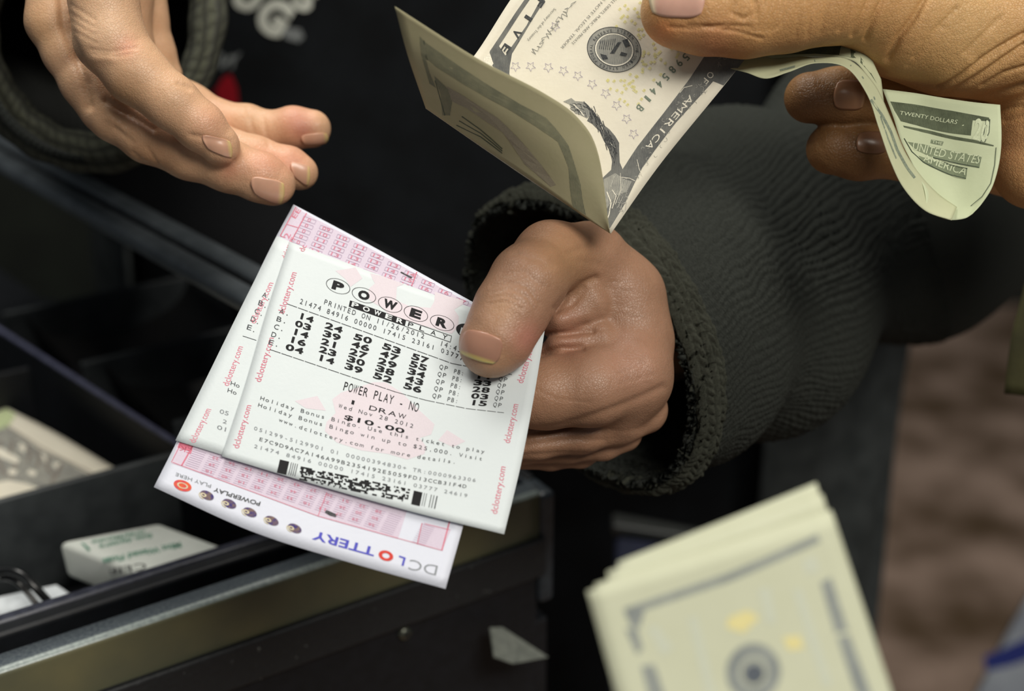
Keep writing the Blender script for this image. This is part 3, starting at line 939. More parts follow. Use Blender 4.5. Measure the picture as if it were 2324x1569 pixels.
# ---------------------------------------------------------------- lottery tickets
def pd(px, py, off=0.0):
    return 1.0 / (0.0022727 + 4.37e-7 * (py - 470) + 0.3e-7 * (px - 900)) + off
def K(pts, off=0.0):
    return [[(x, y, pd(x, y, off) + (o[0] if o else 0)) for x, y, *o in row] for row in pts]
# back: the playslip
slip = empty('lottery_playslip', P(700, 900, pd(700, 900, 2))); slip['_w'] = list(slip.location)
tag(slip, 'white and pink lottery playslip behind the two tickets, its logos upside down', 'playslip')
sh0 = Sheet(K([[(666, 464, 0), (850, 562), (1032, 663), (1216, 764)],
               [(606, 578), (792, 650), (976, 722), (1160, 794)],
               [(505, 790), (700, 850), (895, 912), (1090, 975)],
               [(425, 955), (640, 1010), (850, 1080), (1062, 1148)],
               [(349, 1106), (570, 1206), (790, 1276), (1011, 1337)]], 1.6))
sh0.build('slip_paper', M['slip'], slip, 30, 30)
def grid_line(a, b, t): return (a[0] + (b[0] - a[0]) * t, a[1] + (b[1] - a[1]) * t)
rnd = random.Random(4)
bg = Ink('pink_field', M['lilac'], 1)
bg.poly(sh0, [(671, 472), (876, 584), (1032, 670), (1150, 735), (1130, 760), (950, 690), (860, 655), (700, 590), (640, 545), (655, 500)], cut=12)
bg.poly(sh0, [(410, 985), (620, 1050), (850, 1130), (925, 1155), (903, 1224), (722, 1173), (560, 1112), (389, 1052)], cut=12)
bg.poly(sh0, [(962, 1186), (1024, 1202), (1003, 1250), (947, 1236)])
bg.finish(slip)
wh = Ink('white_gutters', M['white_ink'], 2)

rd = Ink('red_rules', M['red_ink'], 3)
gr = Ink('violet_boxes', ink('violet_box_ink', rgb(162, 140, 166), 0.7, rgb(176, 156, 178)), 3)
dr = Ink('red_numerals', M['deep_red'], 4)
# upper grid: small boxes with numerals, running down to the right
for i in range(12):
    for j in range(-7, 5):
        ox, oy = 702 + i * 38.5, 500 + i * 20.5
        cx, cy = ox - j * 6.2, oy + j * 12.6
        # stay below the slip's top edge
        top = 464 + (cx - 666) * 0.545
        if cy < top + 9 or cx > 1110 or cx < 660 or cy < 490: continue
        ex, ey = np.array([14, 5.2]), np.array([-1.8, 3.8])
        c = np.array([cx, cy])
        if i == 6 and j == 3: continue
        q = [c - ex - ey, c + ex - ey, c + ex + ey, c - ex + ey]
        gr.path(sh0, [tuple(x) for x in q + [q[0]]], 0.9)
        if i >= 1:
            dr.text(sh0, '%02d' % (j + 8 + i), tuple(c + ey - ex * 0.6), tuple(c + ey + ex * 0.6), tuple(-ey * 2))
        else:
            dr.text(sh0, '0', tuple(c + ey - ex * 0.25), tuple(c + ey + ex * 0.25), tuple(-ey * 2))
rd.line(sh0, (672, 470), (636, 536), 2.2); rd.line(sh0, (696, 484), (661, 548), 2.2)
rd.line(sh0, (652, 510), (676, 517), 1.6); rd.line(sh0, (636, 536), (648, 540), 1.6)
rd.line(sh0, (946, 618), (934, 650), 2.4)
rd.text(sh0, 'EE', (671, 497), (684, 477), (-9, -5))
dr.text(sh0, '2', (655, 544), (661, 533), (-12, -5))
# lower band: striped columns with digits
for i in range(15):
    x0, y0 = 437 + i * 37, 1018 + i * 12.1
    if i in (13,): continue
    for k in range(10):
        a = (x0 + 2 - k * 2.3, y0 + k * 4.4 + 2); b = (a[0] + 29, a[1] + 9.6)
        if a[1] > 1052 + (a[0] - 389) * 0.363 - 4: continue
        gr.line(sh0, a, b, 0.8, seg=1)
    if i > 0:
        for k in range(3):
            c = (x0 + 15 - k * 8, y0 + 10 + k * 15)
            if c[1] > 1052 + (c[0] - 389) * 0.363 - 6: continue
            dr.text(sh0, '%d' % (rnd.randint(10, 56)), (c[0] + 8, c[1]), (c[0] - 6, c[1] - 4), (-1.5, 6)) if i < 12 else None
rd.line(sh0, (392, 1050), (722, 1172), 1.2); rd.line(sh0, (722, 1172), (1003, 1250), 1.2)
rd.line(sh0, (413, 1003), (389, 1050), 1.4); rd.line(sh0, (438, 1012), (412, 1058), 3)
rd.line(sh0, (742, 1118), (722, 1172), 1.6)
rd.line(sh0, (958, 1188), (947, 1236), 2); rd.line(sh0, (1022, 1178), (1003, 1250), 3); rd.line(sh0, (965, 1190), (1020, 1203), 1)
rd.text(sh0, 'EK', (437, 1020), (409, 1011), (-4, 11))
rd.poly(sh0, [(409, 1002), (440, 1012), (433, 1026), (403, 1016)])
for o in (wh, rd, gr, dr): o.finish(slip)
lg = Ink('ball_logos', M['navy_ink'], 3)
for x, y in ((470, 1125), (521, 1144), (567.5, 1163.5), (617, 1182.6), (669, 1200)):
    lg.ring(sh0, (x, y), 16.5, 9.5, 0.45)
lg.finish(slip)
lo_ = Ink('orange_ball_logo', M['orange_ink'], 3); lo_.ring(sh0, (414.6, 1103), 21, 12, 0.33); lo_.finish(slip)
ly = Ink('ball_highlights', ink('gold_print', rgb(206, 196, 166)), 4)
for x, y in ((462, 1124), (513, 1143), (559, 1162), (609, 1181), (661, 1199)):
    ly.ring(sh0, (x, y), 7.5, 4.2, 0.45, inner=0.45)
    ly.path(sh0, [(x - 8, y - 6), (x - 10, y - 1), (x - 7, y + 5), (x, y + 9)], 2.0)
ly.ring(sh0, (414.6, 1103), 13, 6.5, 0.33, inner=0.7)
ly.finish(slip)
dt = Ink('dark_lettering', M['bill_black'], 3)
dt.text(sh0, 'POWERPLAY', (592, 1140), (487, 1107), (-3, 9), bold=0.02)
dt.poly(sh0, [(737, 1164), (741, 1158), (765, 1168), (762, 1175), (748, 1171)])
dt.poly(sh0, [(908, 619), (911, 617), (936, 630), (933, 633)])
dt.finish(slip)
pl = Ink('pale_lettering', M['pale_ink'], 3)
pl.text(sh0, 'DC', (994, 1285), (931, 1270), (-5, 22), bold=-0.01)
pl.text(sh0, 'PLAY HERE', (480, 1100), (400, 1073), (-2, 8))
pl.finish(slip)
bl = Ink('blue_lettering', M['blue_ink'], 3)
bl.text(sh0, 'L', (921, 1267), (906, 1262), (-5, 18), bold=0.02)
bl.text(sh0, 'TTERY', (853, 1245), (713, 1205), (-5, 18), bold=0.02)
bl.finish(slip)
ol = Ink('red_letter_o', ink('bright_red_print', rgb(206, 66, 56)), 3)
ol.ring(sh0, (876, 1262), 17, 11.5, 0.3, inner=0.5)
ol.finish(slip)

# middle ticket
tk2 = empty('lottery_ticket', P(600, 800, pd(600, 800, 1))); tk2['_w'] = list(tk2.location)
tag(tk2, 'white lottery ticket mostly hidden, only its left margin showing', 'ticket')
sh1 = Sheet(K([[(628, 536), (760, 590), (900, 640), (1180, 738)],
               [(540, 712), (700, 770), (870, 820), (1160, 905)],
               [(470, 855), (640, 915), (820, 970), (1120, 1058)],
               [(398, 1000), (560, 1050), (740, 1105), (1062, 1188)]], 0.8))
sh1.build('ticket_paper', M['ticket'], tk2, 20, 20)
RH = (-15, -3)
a = Ink('red_web_address', M['red_ink'], 1)
for p0, p1 in (((580, 735), (621, 643)), ((519, 877), (552, 788)), ((443, 1006), (480, 930))):
    a.text(sh1, 'dclottery.com', p0, p1, RH)
a.text(sh1, 'dclottery', (650, 588), (668, 540), (-12, -3))
a.finish(tk2)
a = Ink('printed_lettering', M['grey_ink'], 2)
for i, ch in enumerate('ABCDE'):
    x, y = 594 - i * 8.6, 674 + i * 18.4
    a.text(sh1, ch, (x, y), (x + 10, y + 3.2), (3.2, -11))
    a.ring(sh1, (x + 16, y + 5.5), 1.3, 1.1, 0)
a.line(sh1, (551, 763), (582, 773), 1.3)
a.text(sh1, 'Ho', (523, 874), (543, 881), (2, -9)); a.text(sh1, 'Ho', (516, 890), (536, 897), (2, -9))
a.finish(tk2)
a = Ink('faint_lettering', M['pale_ink'], 2)
a.text(sh1, '05', (498, 938), (518, 944), (2, -9)); a.text(sh1, '2', (505, 960), (514, 963), (2, -8)); a.text(sh1, '01', (492, 974), (512, 980), (2, -9))
a.finish(tk2)

# front ticket
tk = empty('lottery_ticket', P(850, 880, pd(850, 880))); tk['_w'] = list(tk.location)
tag(tk, 'white lottery ticket in front with five rows of numbers, gripped under the thumb', 'ticket')
sh2 = Sheet(K([[(657, 548, 0.4), (850, 620), (1045, 690), (1236, 752)],
               [(604, 712), (800, 770), (1010, 830), (1211, 905)],
               [(556, 875), (765, 930), (980, 990), (1182, 1056)],
               [(503, 1036), (725, 1103), (940, 1163), (1144, 1213)]], 0.0))
sh2.build('ticket_paper', M['ticket'], tk, 30, 30)
def Cz(ox, oy, s): return lambda L: [(ox + x / s, oy + y / s) for x, y in L]
c2, c6 = Cz(700, 550, 5.23), Cz(550, 850, 3.873)
a = Ink('pink_watermark', M['pink'], 1)
a.poly(sh2, c2([(735, 370), (760, 440), (790, 490), (720, 550), (700, 650), (740, 700), (860, 770), (960, 860), (1150, 930), (1700, 1090), (1780, 1000), (1785, 880), (1730, 800), (1830, 740), (1840, 690), (1650, 640), (1500, 590), (1495, 700), (1450, 780), (1200, 760), (1040, 690), (1050, 530), (1130, 500), (1000, 445), (900, 410)]), cut=10)
a.poly(sh2, c2([(320, 340), (560, 300), (640, 430), (500, 530), (440, 440)]))
a.poly(sh2, c6([(790, 220), (870, 160), (1000, 120), (1150, 70), (1260, 70), (1400, 160), (1560, 320), (1690, 440), (1660, 530), (1560, 560), (1620, 640), (1600, 700), (1450, 750), (1280, 700), (1050, 670), (830, 600), (725, 500), (740, 420), (820, 340)]), cut=10)
a.poly(sh2, c6([(460, 235), (660, 190), (735, 320), (560, 300)])); a.poly(sh2, c6([(1800, 490), (1960, 590), (1850, 640), (1720, 580)]))
a.finish(tk)
a = Ink('red_web_address', M['red_ink'], 2)
for p0, p1 in (((645, 713), (674, 620)), ((592, 868), (622, 768)), ((542, 1019), (571, 921)), ((1187, 871), (1213, 782)), ((1157, 1007), (1177, 919)), ((1128, 1168), (1148, 1061))):
    a.text(sh2, 'dclottery.com', p0, p1, RH)
a.text(sh2, 'dc', (690, 572), (697, 558), (-13, -3))
a.finish(tk)
k = Ink('black_lettering', M['black_ink'], 3)
g = Ink('thermal_lettering', M['grey_ink'], 3)
f_ = Ink('faint_lettering', M['pale_ink'], 3)
w = Ink('reversed_lettering', M['white_ink'], 5)
UP = np.array([0.288, -0.957])
balls = [('P', 767.5, 650), ('O', 826, 670.5), ('W', 885.5, 692), ('E', 944, 712.5), ('R', 1003.5, 733.5)]
ux = np.array([0.945, 0.32])
for ch, x, y in balls:
    k.ring(sh2, (x, y), 28.5, 16, 0.35, inner=0.955, n=56)
    c = np.array([x, y]); wd = 27 if ch != 'W' else 32
    k.text(sh2, ch, tuple(c - ux * wd / 2 - UP * 8.5), tuple(c + ux * wd / 2 - UP * 8.5), tuple(UP * 17), bold=0.055)
k.ring(sh2, (1062, 753), 28, 16, 0.35)
w.text(sh2, 'B', (1043, 758), (1056, 762.5), tuple(UP * 14), bold=0.03)
TL, TM, TR = np.array([794.6, 682.3]), np.array([921.8, 726.9]), np.array([1025, 763.2])
BLh = np.array([-3.0, 13.9])
k.poly(sh2, [TL, TM, TM + BLh, TL + BLh])
for a_, b_ in ((TM, TR), (TM + BLh, TR + BLh), (TR, TR + BLh)):
    k.line(sh2, tuple(a_), tuple(b_), 1.1, seg=2)
for i, ch in enumerate('POWER'):
    c = TL + (TM - TL) * (i + 0.5) / 5 + BLh * 0.82
    d = (TM - TL) / 5 * 0.30
    w.text(sh2, ch, tuple(c - d), tuple(c + d), (2.6, -9.3), bold=0.03)
for i, ch in enumerate('PLAY'):
    c = TM + (TR - TM) * (i + 0.45) / 4 + BLh * 0.82
    d = (TR - TM) / 4 * 0.22
    k.text(sh2, ch, tuple(c - d), tuple(c + d), (2.6, -9.3))
g.text(sh2, 'PRINTED ON 11/26/2012', (733, 690), (964, 770), (3, -11), mono=True, fill=0.72)
g.text(sh2, '14:43', (996, 784), (1046, 801), (3, -11), mono=True, fill=0.72)
g.text(sh2, '21474 84916 00000 17415 23161 03777', (678, 688.5), (1052, 820), (3, -11), mono=True, fill=0.72)
k.line(sh2, (651.7, 690), (1026, 825.5), 1.1, dash=(24, 2.2)); k.line(sh2, (1026, 825.5), (1162, 851), 1.1, dash=(22, 3))
rows = ['14 24 50 53 57', '03 39 46 47 55', '14 21 27 29 34', '16 23 30 38 43', '04 14 39 52 56']
pb = ['11', '33', '28', '03', '15']
r1 = [(675, 721.3, 711, 734), (735.5, 743.7, 777, 757), (801, 769.5, 843.5, 781.5), (866, 790.4, 909, 805), (932, 814, 972, 827)]
r5 = [(646, 792.7, 688, 805), (718, 816, 758, 828.5), (780.5, 835.7, 822, 849.5), (845, 857, 889.5, 871), (914, 880.4, 956, 893.2)]
q1 = [(995, 836.8, 1017, 842.6), (1028, 847, 1053, 853), (1076, 859, 1118, 862), (1130, 864.5, 1152, 868)]
q5 = [(979, 902.2, 1002, 907.5), (1013, 910.7, 1040, 916), (1064.5, 919.2, 1105, 922.5), (1117, 923, 1139, 926)]
for r in range(5):
    t = r / 4
    for i, tx in enumerate(rows[r].split()):
        A_, B_ = np.array(r1[i]), np.array(r5[i]); c = A_ + (B_ - A_) * t
        k.text(sh2, tx, (c[0], c[1]), (c[2], c[3]), (3.6, -12.4), mono=True, bold=0.032, fill=0.9)
    for i, tx in enumerate(('QP', 'PB:', pb[r], 'QP')):
        A_, B_ = np.array(q1[i]), np.array(q5[i]); c = A_ + (B_ - A_) * t
        if i == 2: k.text(sh2, tx, (c[0], c[1]), (c[2], c[3]), (2.6, -11), mono=True, bold=0.032, fill=0.9)
        else: g.text(sh2, tx, (c[0], c[1]), (c[2], c[3]), (2.4, -9.5), mono=True, fill=0.74)
    x, y = 636 - r * 6.0, 711 + r * 17.6
    g.text(sh2, 'ABCDE'[r], (x - 3, y), (x + 7.5, y + 3.2), (3.2, -10.5))
    g.ring(sh2, (x + 15.5, y + 4.5), 1.4, 1.2, 0)
k.line(sh2, (612.3, 793.6), (897, 890), 1.1, dash=(26, 2)); k.line(sh2, (897, 890), (967, 909), 1.0, dash=(26, 2)); k.line(sh2, (967, 909), (1060, 928), 1.0, dash=(20, 3)); k.line(sh2, (1060, 928), (1143.7, 937.5), 1.0, dash=(20, 3))
k.text(sh2, 'POWER PLAY - NO', (777, 885.5), (949, 936.5), (5, -19), mono=True, fill=0.85, bold=0.0)
k.text(sh2, '1', (797, 917.5), (803, 919.5), (2.5, -9), bold=0.0)
k.text(sh2, 'DRAW', (835, 930), (922, 953), (2.8, -10), mono=True, fill=0.8)
g.text(sh2, 'Wed Nov 28 2012', (766, 925), (939, 973), (2.4, -8.5), mono=True, fill=0.72)
k.text(sh2, '$10.00', (779, 951.5), (918, 985), (2.6, -10), mono=True, bold=0.02, fill=0.9)
g.text(sh2, 'Holiday Bonus Bingo. Use this ticket to play', (589, 907), (1101, 1030), (2.2, -8), mono=True, bow=14, fill=0.75)
g.text(sh2, 'Holiday Bonus Bingo win up to $25,000. Visit', (584, 922.5), (1096, 1046.5), (2.2, -8), mono=True, bow=14, fill=0.75)
g.text(sh2, 'www.dclottery.com for more details.', (631, 956), (1036, 1053.5), (2.2, -8), mono=True, bow=14, fill=0.75)
f_.text(sh2, '051299-5129901 01 00000394830+ TR:0000963306', (574, 975), (1081, 1095), (2.0, -7.5), mono=True, bow=12, fill=0.74)
g.text(sh2, 'E7C9D9AC7A146A99B2354192E5059FD13CCB31F4D', (586, 1000), (1059, 1109), (2.0, -7.5), mono=True, bow=9, fill=0.78)
f_.text(sh2, '21474 84916 00000 17415 23161 03777 24619', (574, 1016), (1062, 1130), (2.0, -7.5), mono=True, bow=4, fill=0.74)
# barcode
def quad(a, b, hv): return [a, b, (b[0] + hv[0], b[1] + hv[1]), (a[0] + hv[0], a[1] + hv[1])]
k.poly(sh2, quad((635.5, 1043.5), (656.5, 1048.5), (-7, 30)))
for i in range(4):
    x = 661 + i * 4.6; y = 1050 + i * 1.2
    g.poly(sh2, quad((x, y), (x + 1.5, y + 0.4), (-6.5, 28)))
k.poly(sh2, quad((939.5, 1114), (959, 1118.5), (-6.5, 31)))
for i, wd in ((0, 1.2), (1, 1.2), (3.1, 1.6), (4.3, 1.6), (5.6, 2.4)):
    x = 963 + i * 5; y = 1119.5 + i * 1.2
    g.poly(sh2, quad((x, y), (x + wd, y + 0.3), (-6, 29)))
b0, b1 = np.array([683.0, 1059.0]), np.array([931.0, 1111.0]); hv = np.array([-6.5, 30.0])
NX, NY = 96, 9
for j in range(NY):
    i = 0
    while i < NX:
        run = rnd.choice((1, 1, 2, 2, 3, 4))
        if rnd.random() < 0.52:
            a_ = b0 + (b1 - b0) * i / NX + hv * j / NY; c_ = b0 + (b1 - b0) * min(i + run, NX) / NX + hv * j / NY
            k.poly(sh2, quad(tuple(a_), tuple(c_), tuple(hv / NY * 1.02)))
        i += run
for o in (k, g, f_, w): o.finish(tk)

# ---------------------------------------------------------------- cashier
def pring(c, e1, e2, n=72, k=1.0, wave=None):
    out = []
    for i in range(n):
        a = 2 * math.pi * i / n
        q = [c[j] + (e1[j] * math.cos(a) + e2[j] * math.sin(a)) * k * (wave(a) if wave else 1) for j in range(3)]
        out.append(c3(*q))
    return np.array(out)
def lerp_rings(keys, m):
    """keys: list of (c, e1, e2); smooth interpolation to m rings"""
    A = np.array([np.concatenate([k[0], k[1], k[2]]) for k in keys], float)
    s = np.linspace(0, 1, m)
    B = interp_axis(A, s)
    return [(b[:3], b[3:6], b[6:9]) for b in B], s

cashier = empty('person', P(1300, 1200, 800)); cashier['_w'] = list(cashier.location)
tag(cashier, 'cashier in black printed shirt and dark knit cardigan, holding tickets and reaching for money', 'person')

skinA = rgb(200, 160, 126)
# --- open hand, upper left
cell = 0.55
F1 = [(235, 0, 428, 80), (250, 90, 428, 78), (308, 165, 428, 70), (390, 232, 428, 60), (455, 287, 430, 54), (492, 322, 432, 45)]
F1t = [(505, 336, 433, 38)]
F2 = [(205, 190, 446, 58), (262, 262, 446, 58), (335, 312, 445, 56), (430, 350, 443, 56), (520, 377, 443, 57), (592, 402, 444, 55), (622, 418, 445, 49)]
F3 = [(300, 250, 462, 55), (480, 325, 460, 50), (580, 358, 458, 47), (655, 380, 457, 45), (683, 392, 457, 39)]
F4 = [(330, 190, 474, 60), (430, 245, 474, 54), (500, 281, 474, 50), (560, 287, 473, 48), (610, 299, 472, 44), (665, 290, 471, 46), (708, 292, 471, 43)]
F5 = [(300, -60, 476, 80), (322, 40, 476, 56), (350, 115, 478, 44), (384, 168, 480, 30)]
F0 = [(120, -60, 446, 60), (118, 50, 446, 56), (150, 120, 446, 50), (185, 185, 446, 46), (225, 250, 447, 44)]
PALM = [(230, -120, 462, 120), (240, -20, 458, 100), (250, 80, 460, 85), (300, 170, 464, 70)]
G = [[F1, F1t], [F2], [F3], [F4], [F5], [F0], [PALM]]
lo, hi = bounds([[c for ch in g for c in [*ch]] for g in G])
lo[1] = min(lo[1], 60)
hi[1] = min(hi[1], c3(0, -110, 450)[1])
sc_ = Sculpt(lo, hi, cell)
sc_.group([PALM], 5, 3).group([F5], 3, 4).group([F0], 3, 4).group([F4], 2.5, 3.0).group([F3], 2.5, 1.6).group([F2], 2.5, 2.2).group([F1, F1t], 2.5, 2.4)
VA, FA = sc_.mesh()
NA = vnormals(VA, FA)
VA = crease(VA, NA, [
    (1.6, 12, [(138, -60), (148, 60), (175, 130), (195, 190), (200, 240)]),
    (0.9, 9, [(240, 228), (300, 262), (350, 292)]),
    (0.25, 4, [(205, 112), (250, 118), (310, 108)]), (0.2, 3.5, [(212, 122), (260, 128), (300, 122)]),
    (-0.5, 12, [(215, 132), (250, 132)]),
    (0.25, 4, [(160, 10), (215, 45)]), (0.22, 4, [(158, 30), (212, 62)]), (0.2, 4, [(165, 50), (214, 80)]), (0.2, 4, [(168, 72), (218, 98)]),
    (0.5, 6, [(405, 190), (428, 202)]), (0.25, 4, [(420, 192), (470, 215)]),
    (0.35, 5, [(300, 345), (345, 385)]), (0.3, 5, [(335, 335), (372, 398)]),
    (-0.6, 9, [(250, 268), (282, 292)]), (0.4, 6, [(262, 290), (300, 322)]),
    (0.35, 6, [(596, 262), (610, 330)]), (0.3, 5, [(560, 240), (575, 300)]),
    (0.5, 7, [(435, 308), (520, 322), (528, 362)]),
])
NA = vnormals(VA, FA)
red = rgb(206, 120, 96)
colA = tints(VA, skinA, [(285, 105, 26, red, 0.5), (670, 268, 40, rgb(200, 120, 108), 0.45), (690, 300, 30, rgb(150, 70, 62), 0.5), (480, 280, 50, rgb(206, 140, 116), 0.35), (600, 370, 50, rgb(206, 134, 114), 0.45),
    (670, 365, 35, rgb(206, 130, 112), 0.45), (520, 385, 30, rgb(150, 76, 56), 0.5), (230, 60, 70, rgb(226, 190, 156), 0.5), (100, 60, 60, rgb(190, 150, 108), 0.5), (275, 225, 50, rgb(150, 112, 70), 0.5), (350, 360, 70, rgb(168, 122, 84), 0.5), (640, 440, 30, rgb(206, 150, 120), 0.3)])

# --- ticket hand, centre
T = [(1330, 590, 436, 84), (1250, 585, 424, 80), (1198, 640, 412, 83), (1160, 705, 408, 82), (1128, 770, 405.5, 76), (1112, 788, 405, 68)]
BACK = [(1340, 600, 440, 92), (1400, 680, 444, 104), (1424, 775, 442, 98), (1424, 860, 438, 92), (1400, 900, 438, 86)]
IDX = [(1425, 850, 432, 98), (1340, 880, 425, 86), (1240, 892, 424, 80), (1130, 900, 424, 72)]
MID = [(1458, 930, 444, 58), (1410, 960, 440, 46), (1320, 985, 436, 44), (1220, 1000, 434, 42), (1120, 1010, 434, 40)]
RNG = [(1415, 985, 448, 42), (1370, 1010, 446, 34), (1290, 1018, 444, 33), (1180, 1022, 442, 32), (1100, 1024, 442, 30)]
PNK = [(1360, 1010, 452, 30), (1320, 1034, 452, 27), (1250, 1040, 450, 27), (1160, 1040, 450, 26)]
WEB1 = [(1330, 690, 432, 60), (1270, 725, 428, 34), (1240, 735, 430, 26)]
WEB2 = [(1350, 780, 432, 62), (1275, 785, 428, 30), (1240, 800, 430, 20)]
ARM = [(1400, 760, 462, 110), (1500, 720, 500, 150)]
G = [[T], [BACK], [IDX], [MID], [RNG], [PNK], [WEB1], [WEB2], [ARM]]
lo, hi = bounds([[c for ch in g for c in ch] for g in G])
sc_ = Sculpt(lo, hi, cell)
sc_.group([BACK], 5, 3).group([ARM], 6, 6).group([IDX], 3, 4).group([WEB1], 3, 2.0).group([WEB2], 3, 1.6).group([T], 3.5, 3.5).group([MID], 2.5, 1.8).group([RNG], 2, 1.5).group([PNK], 2, 1.2)
VB, FB = sc_.mesh()
NB = vnormals(VB, FB)
VB = crease(VB, NB, [
    (1.0, 8, [(1352, 632), (1320, 645), (1290, 668), (1262, 700)]),
    (0.6, 7, [(1325, 655), (1300, 690), (1262, 706)]),
    (1.1, 6, [(1236, 760), (1285, 758), (1345, 750)]), (0.3, 5, [(1345, 750), (1375, 748)]),
    (1.0, 6, [(1228, 806), (1270, 790), (1322, 792)]),
    (-0.7, 14, [(1255, 780), (1320, 772)]), (-0.7, 16, [(1270, 730), (1330, 718)]),
    (0.9, 10, [(1190, 985), (1270, 970), (1350, 945), (1430, 915), (1505, 880)]),
    (-0.7, 16, [(1380, 975), (1450, 985)]),
    (0.25, 4, [(1115, 650), (1150, 640), (1195, 650), (1225, 690)]), (0.22, 3.5, [(1118, 664), (1155, 654), (1195, 672), (1215, 706)]),
    (0.2, 3.5, [(1112, 676), (1150, 670), (1192, 690)]), (0.2, 3.5, [(1108, 690), (1150, 684), (1185, 700)]), (0.22, 4, [(1140, 620), (1190, 616), (1232, 650)]),
    (0.4, 10, [(1170, 572), (1240, 596), (1330, 560)]), (0.3, 8, [(1235, 608), (1300, 590), (1360, 600)]),
    (0.12, 3, [(1380, 640), (1430, 640)]), (0.12, 3, [(1375, 655), (1435, 662)]), (0.12, 3, [(1370, 690), (1440, 700)]), (0.12, 3, [(1370, 705), (1450, 722)]),
    (0.15, 4, [(1200, 875), (1260, 905), (1340, 915)]), (0.12, 4, [(1400, 850), (1470, 820)]), (0.12, 4, [(1410, 870), (1485, 850)]),
    (0.5, 8, [(1190, 1012), (1300, 998), (1370, 1000)]), (0.5, 7, [(1180, 1036), (1280, 1030), (1340, 1032)]),
])
NB = vnormals(VB, FB)
colB = tints(VB, rgb(154, 118, 94), [(1100, 830, 60, rgb(186, 144, 108), 0.6), (1200, 770, 40, rgb(190, 120, 108), 0.5), (1290, 730, 45, rgb(160, 106, 86), 0.35), (1290, 790, 40, rgb(160, 106, 88), 0.35), (1270, 545, 60, rgb(176, 132, 96), 0.5),  # base darker than the other hand: shade under the notes painted in
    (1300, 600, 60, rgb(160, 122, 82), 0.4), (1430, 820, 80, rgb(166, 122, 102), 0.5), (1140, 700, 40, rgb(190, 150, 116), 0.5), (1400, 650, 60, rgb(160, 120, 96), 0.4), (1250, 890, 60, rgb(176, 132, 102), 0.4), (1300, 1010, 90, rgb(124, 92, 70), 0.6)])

# --- arms and trunk under the clothing (one continuous body mesh)
def tube_mesh(keys, seg=28, sub=6):
    A = np.array([list(c3(*k[:3])) + [k[3]] for k in keys], float)
    C = interp_axis(A, np.linspace(0, 1, (len(A) - 1) * sub + 1))
    V, F = [], []
    for i in range(len(C)):
        t = C[min(i + 1, len(C) - 1), :3] - C[max(i - 1, 0), :3]; t /= np.linalg.norm(t)
        a = np.cross(t, [0.1, 1, 0.2]); a /= np.linalg.norm(a); b = np.cross(t, a)
        for k in range(seg):
            an = 2 * math.pi * k / seg
            V.append(C[i, :3] + (a * math.cos(an) + b * math.sin(an)) * C[i, 3])
    for i in range(len(C) - 1):
        for k in range(seg):
            k2 = (k + 1) % seg
            F.append((i * seg + k, i * seg + k2, (i + 1) * seg + k2, (i + 1) * seg + k))
    return np.array(V), np.array(F)
parts = [(VA, FA, colA), (VB, FB, colB)]
for keys in ([(1430, 745, 468, 17), (1560, 690, 510, 24), (1900, 500, 600, 32), (2250, 240, 720, 40), (2100, -260, 860, 50), (1700, -500, 930, 60)],
             [(232, -60, 462, 17), (200, -200, 490, 22), (150, -420, 600, 32), (250, -620, 760, 42), (600, -600, 900, 55)]):
    v, f = tube_mesh(keys)
    parts.append((v, f, np.tile(np.array(skinA), (len(v), 1))))
def torso(cx, cy, rx, ry, z0, z1, n=64, m=24, wave=None):
    V, F = [], []
    for j in range(m + 1):
        z = z0 + (z1 - z0) * j / m
        for i in range(n):
            a = 2 * math.pi * i / n
            k = 1 + (wave(a, z) if wave else 0)
            e = 0.75
            x = math.copysign(abs(math.cos(a)) ** e, math.cos(a)); y = math.copysign(abs(math.sin(a)) ** e, math.sin(a))
            V.append((cx + rx * k * x, cy + ry * k * y, z))
    for j in range(m):
        for i in range(n):
            k = (i + 1) % n
            F.append((j * n + i, j * n + k, (j + 1) * n + k, (j + 1) * n + i))
    return np.array(V), F
TX, TY = 0.0, 0.90
v, f = torso(TX, TY, 0.20, 0.12, 0.55, 1.55, 32, 12)
vc = (v - CL) @ RM * 1000
parts.append((vc, np.array(f), np.tile(np.array(skinA), (len(v), 1))))
Vs, Fs, Cs, n0 = [], [], [], 0
for v, f, c in parts:
    Vs.append(v); Fs += [tuple(int(i) + n0 for i in q) for q in f]; Cs.append(c); n0 += len(v)
body = mesh_obj('body', to_world(np.concatenate(Vs)), Fs, M['skin_a'], cashier, cols=np.concatenate(Cs))
NB0, NE0 = rgb(204, 158, 132), rgb(216, 190, 130)
for cs in ([(452, 302), (470, 338), (528, 362), (524, 318)], [(566, 398), (574, 440), (640, 470), (648, 412)], [(656, 366), (664, 398), (700, 426), (704, 376)], [(680, 306), (688, 328), (744, 326), (742, 300)]):
    nail('fingernail', VA, FA, cs, cashier, NB0, NE0, 0.12, 0.18, 0.84)
tn = nail('fingernail', VB, FB, [(1058, 742), (1147, 768), (1128, 832), (1034, 800)], cashier, rgb(166, 124, 104), rgb(204, 188, 112), 0.12, 0.22, 0.84)
tag(tn, 'thumbnail with a yellowed free edge')

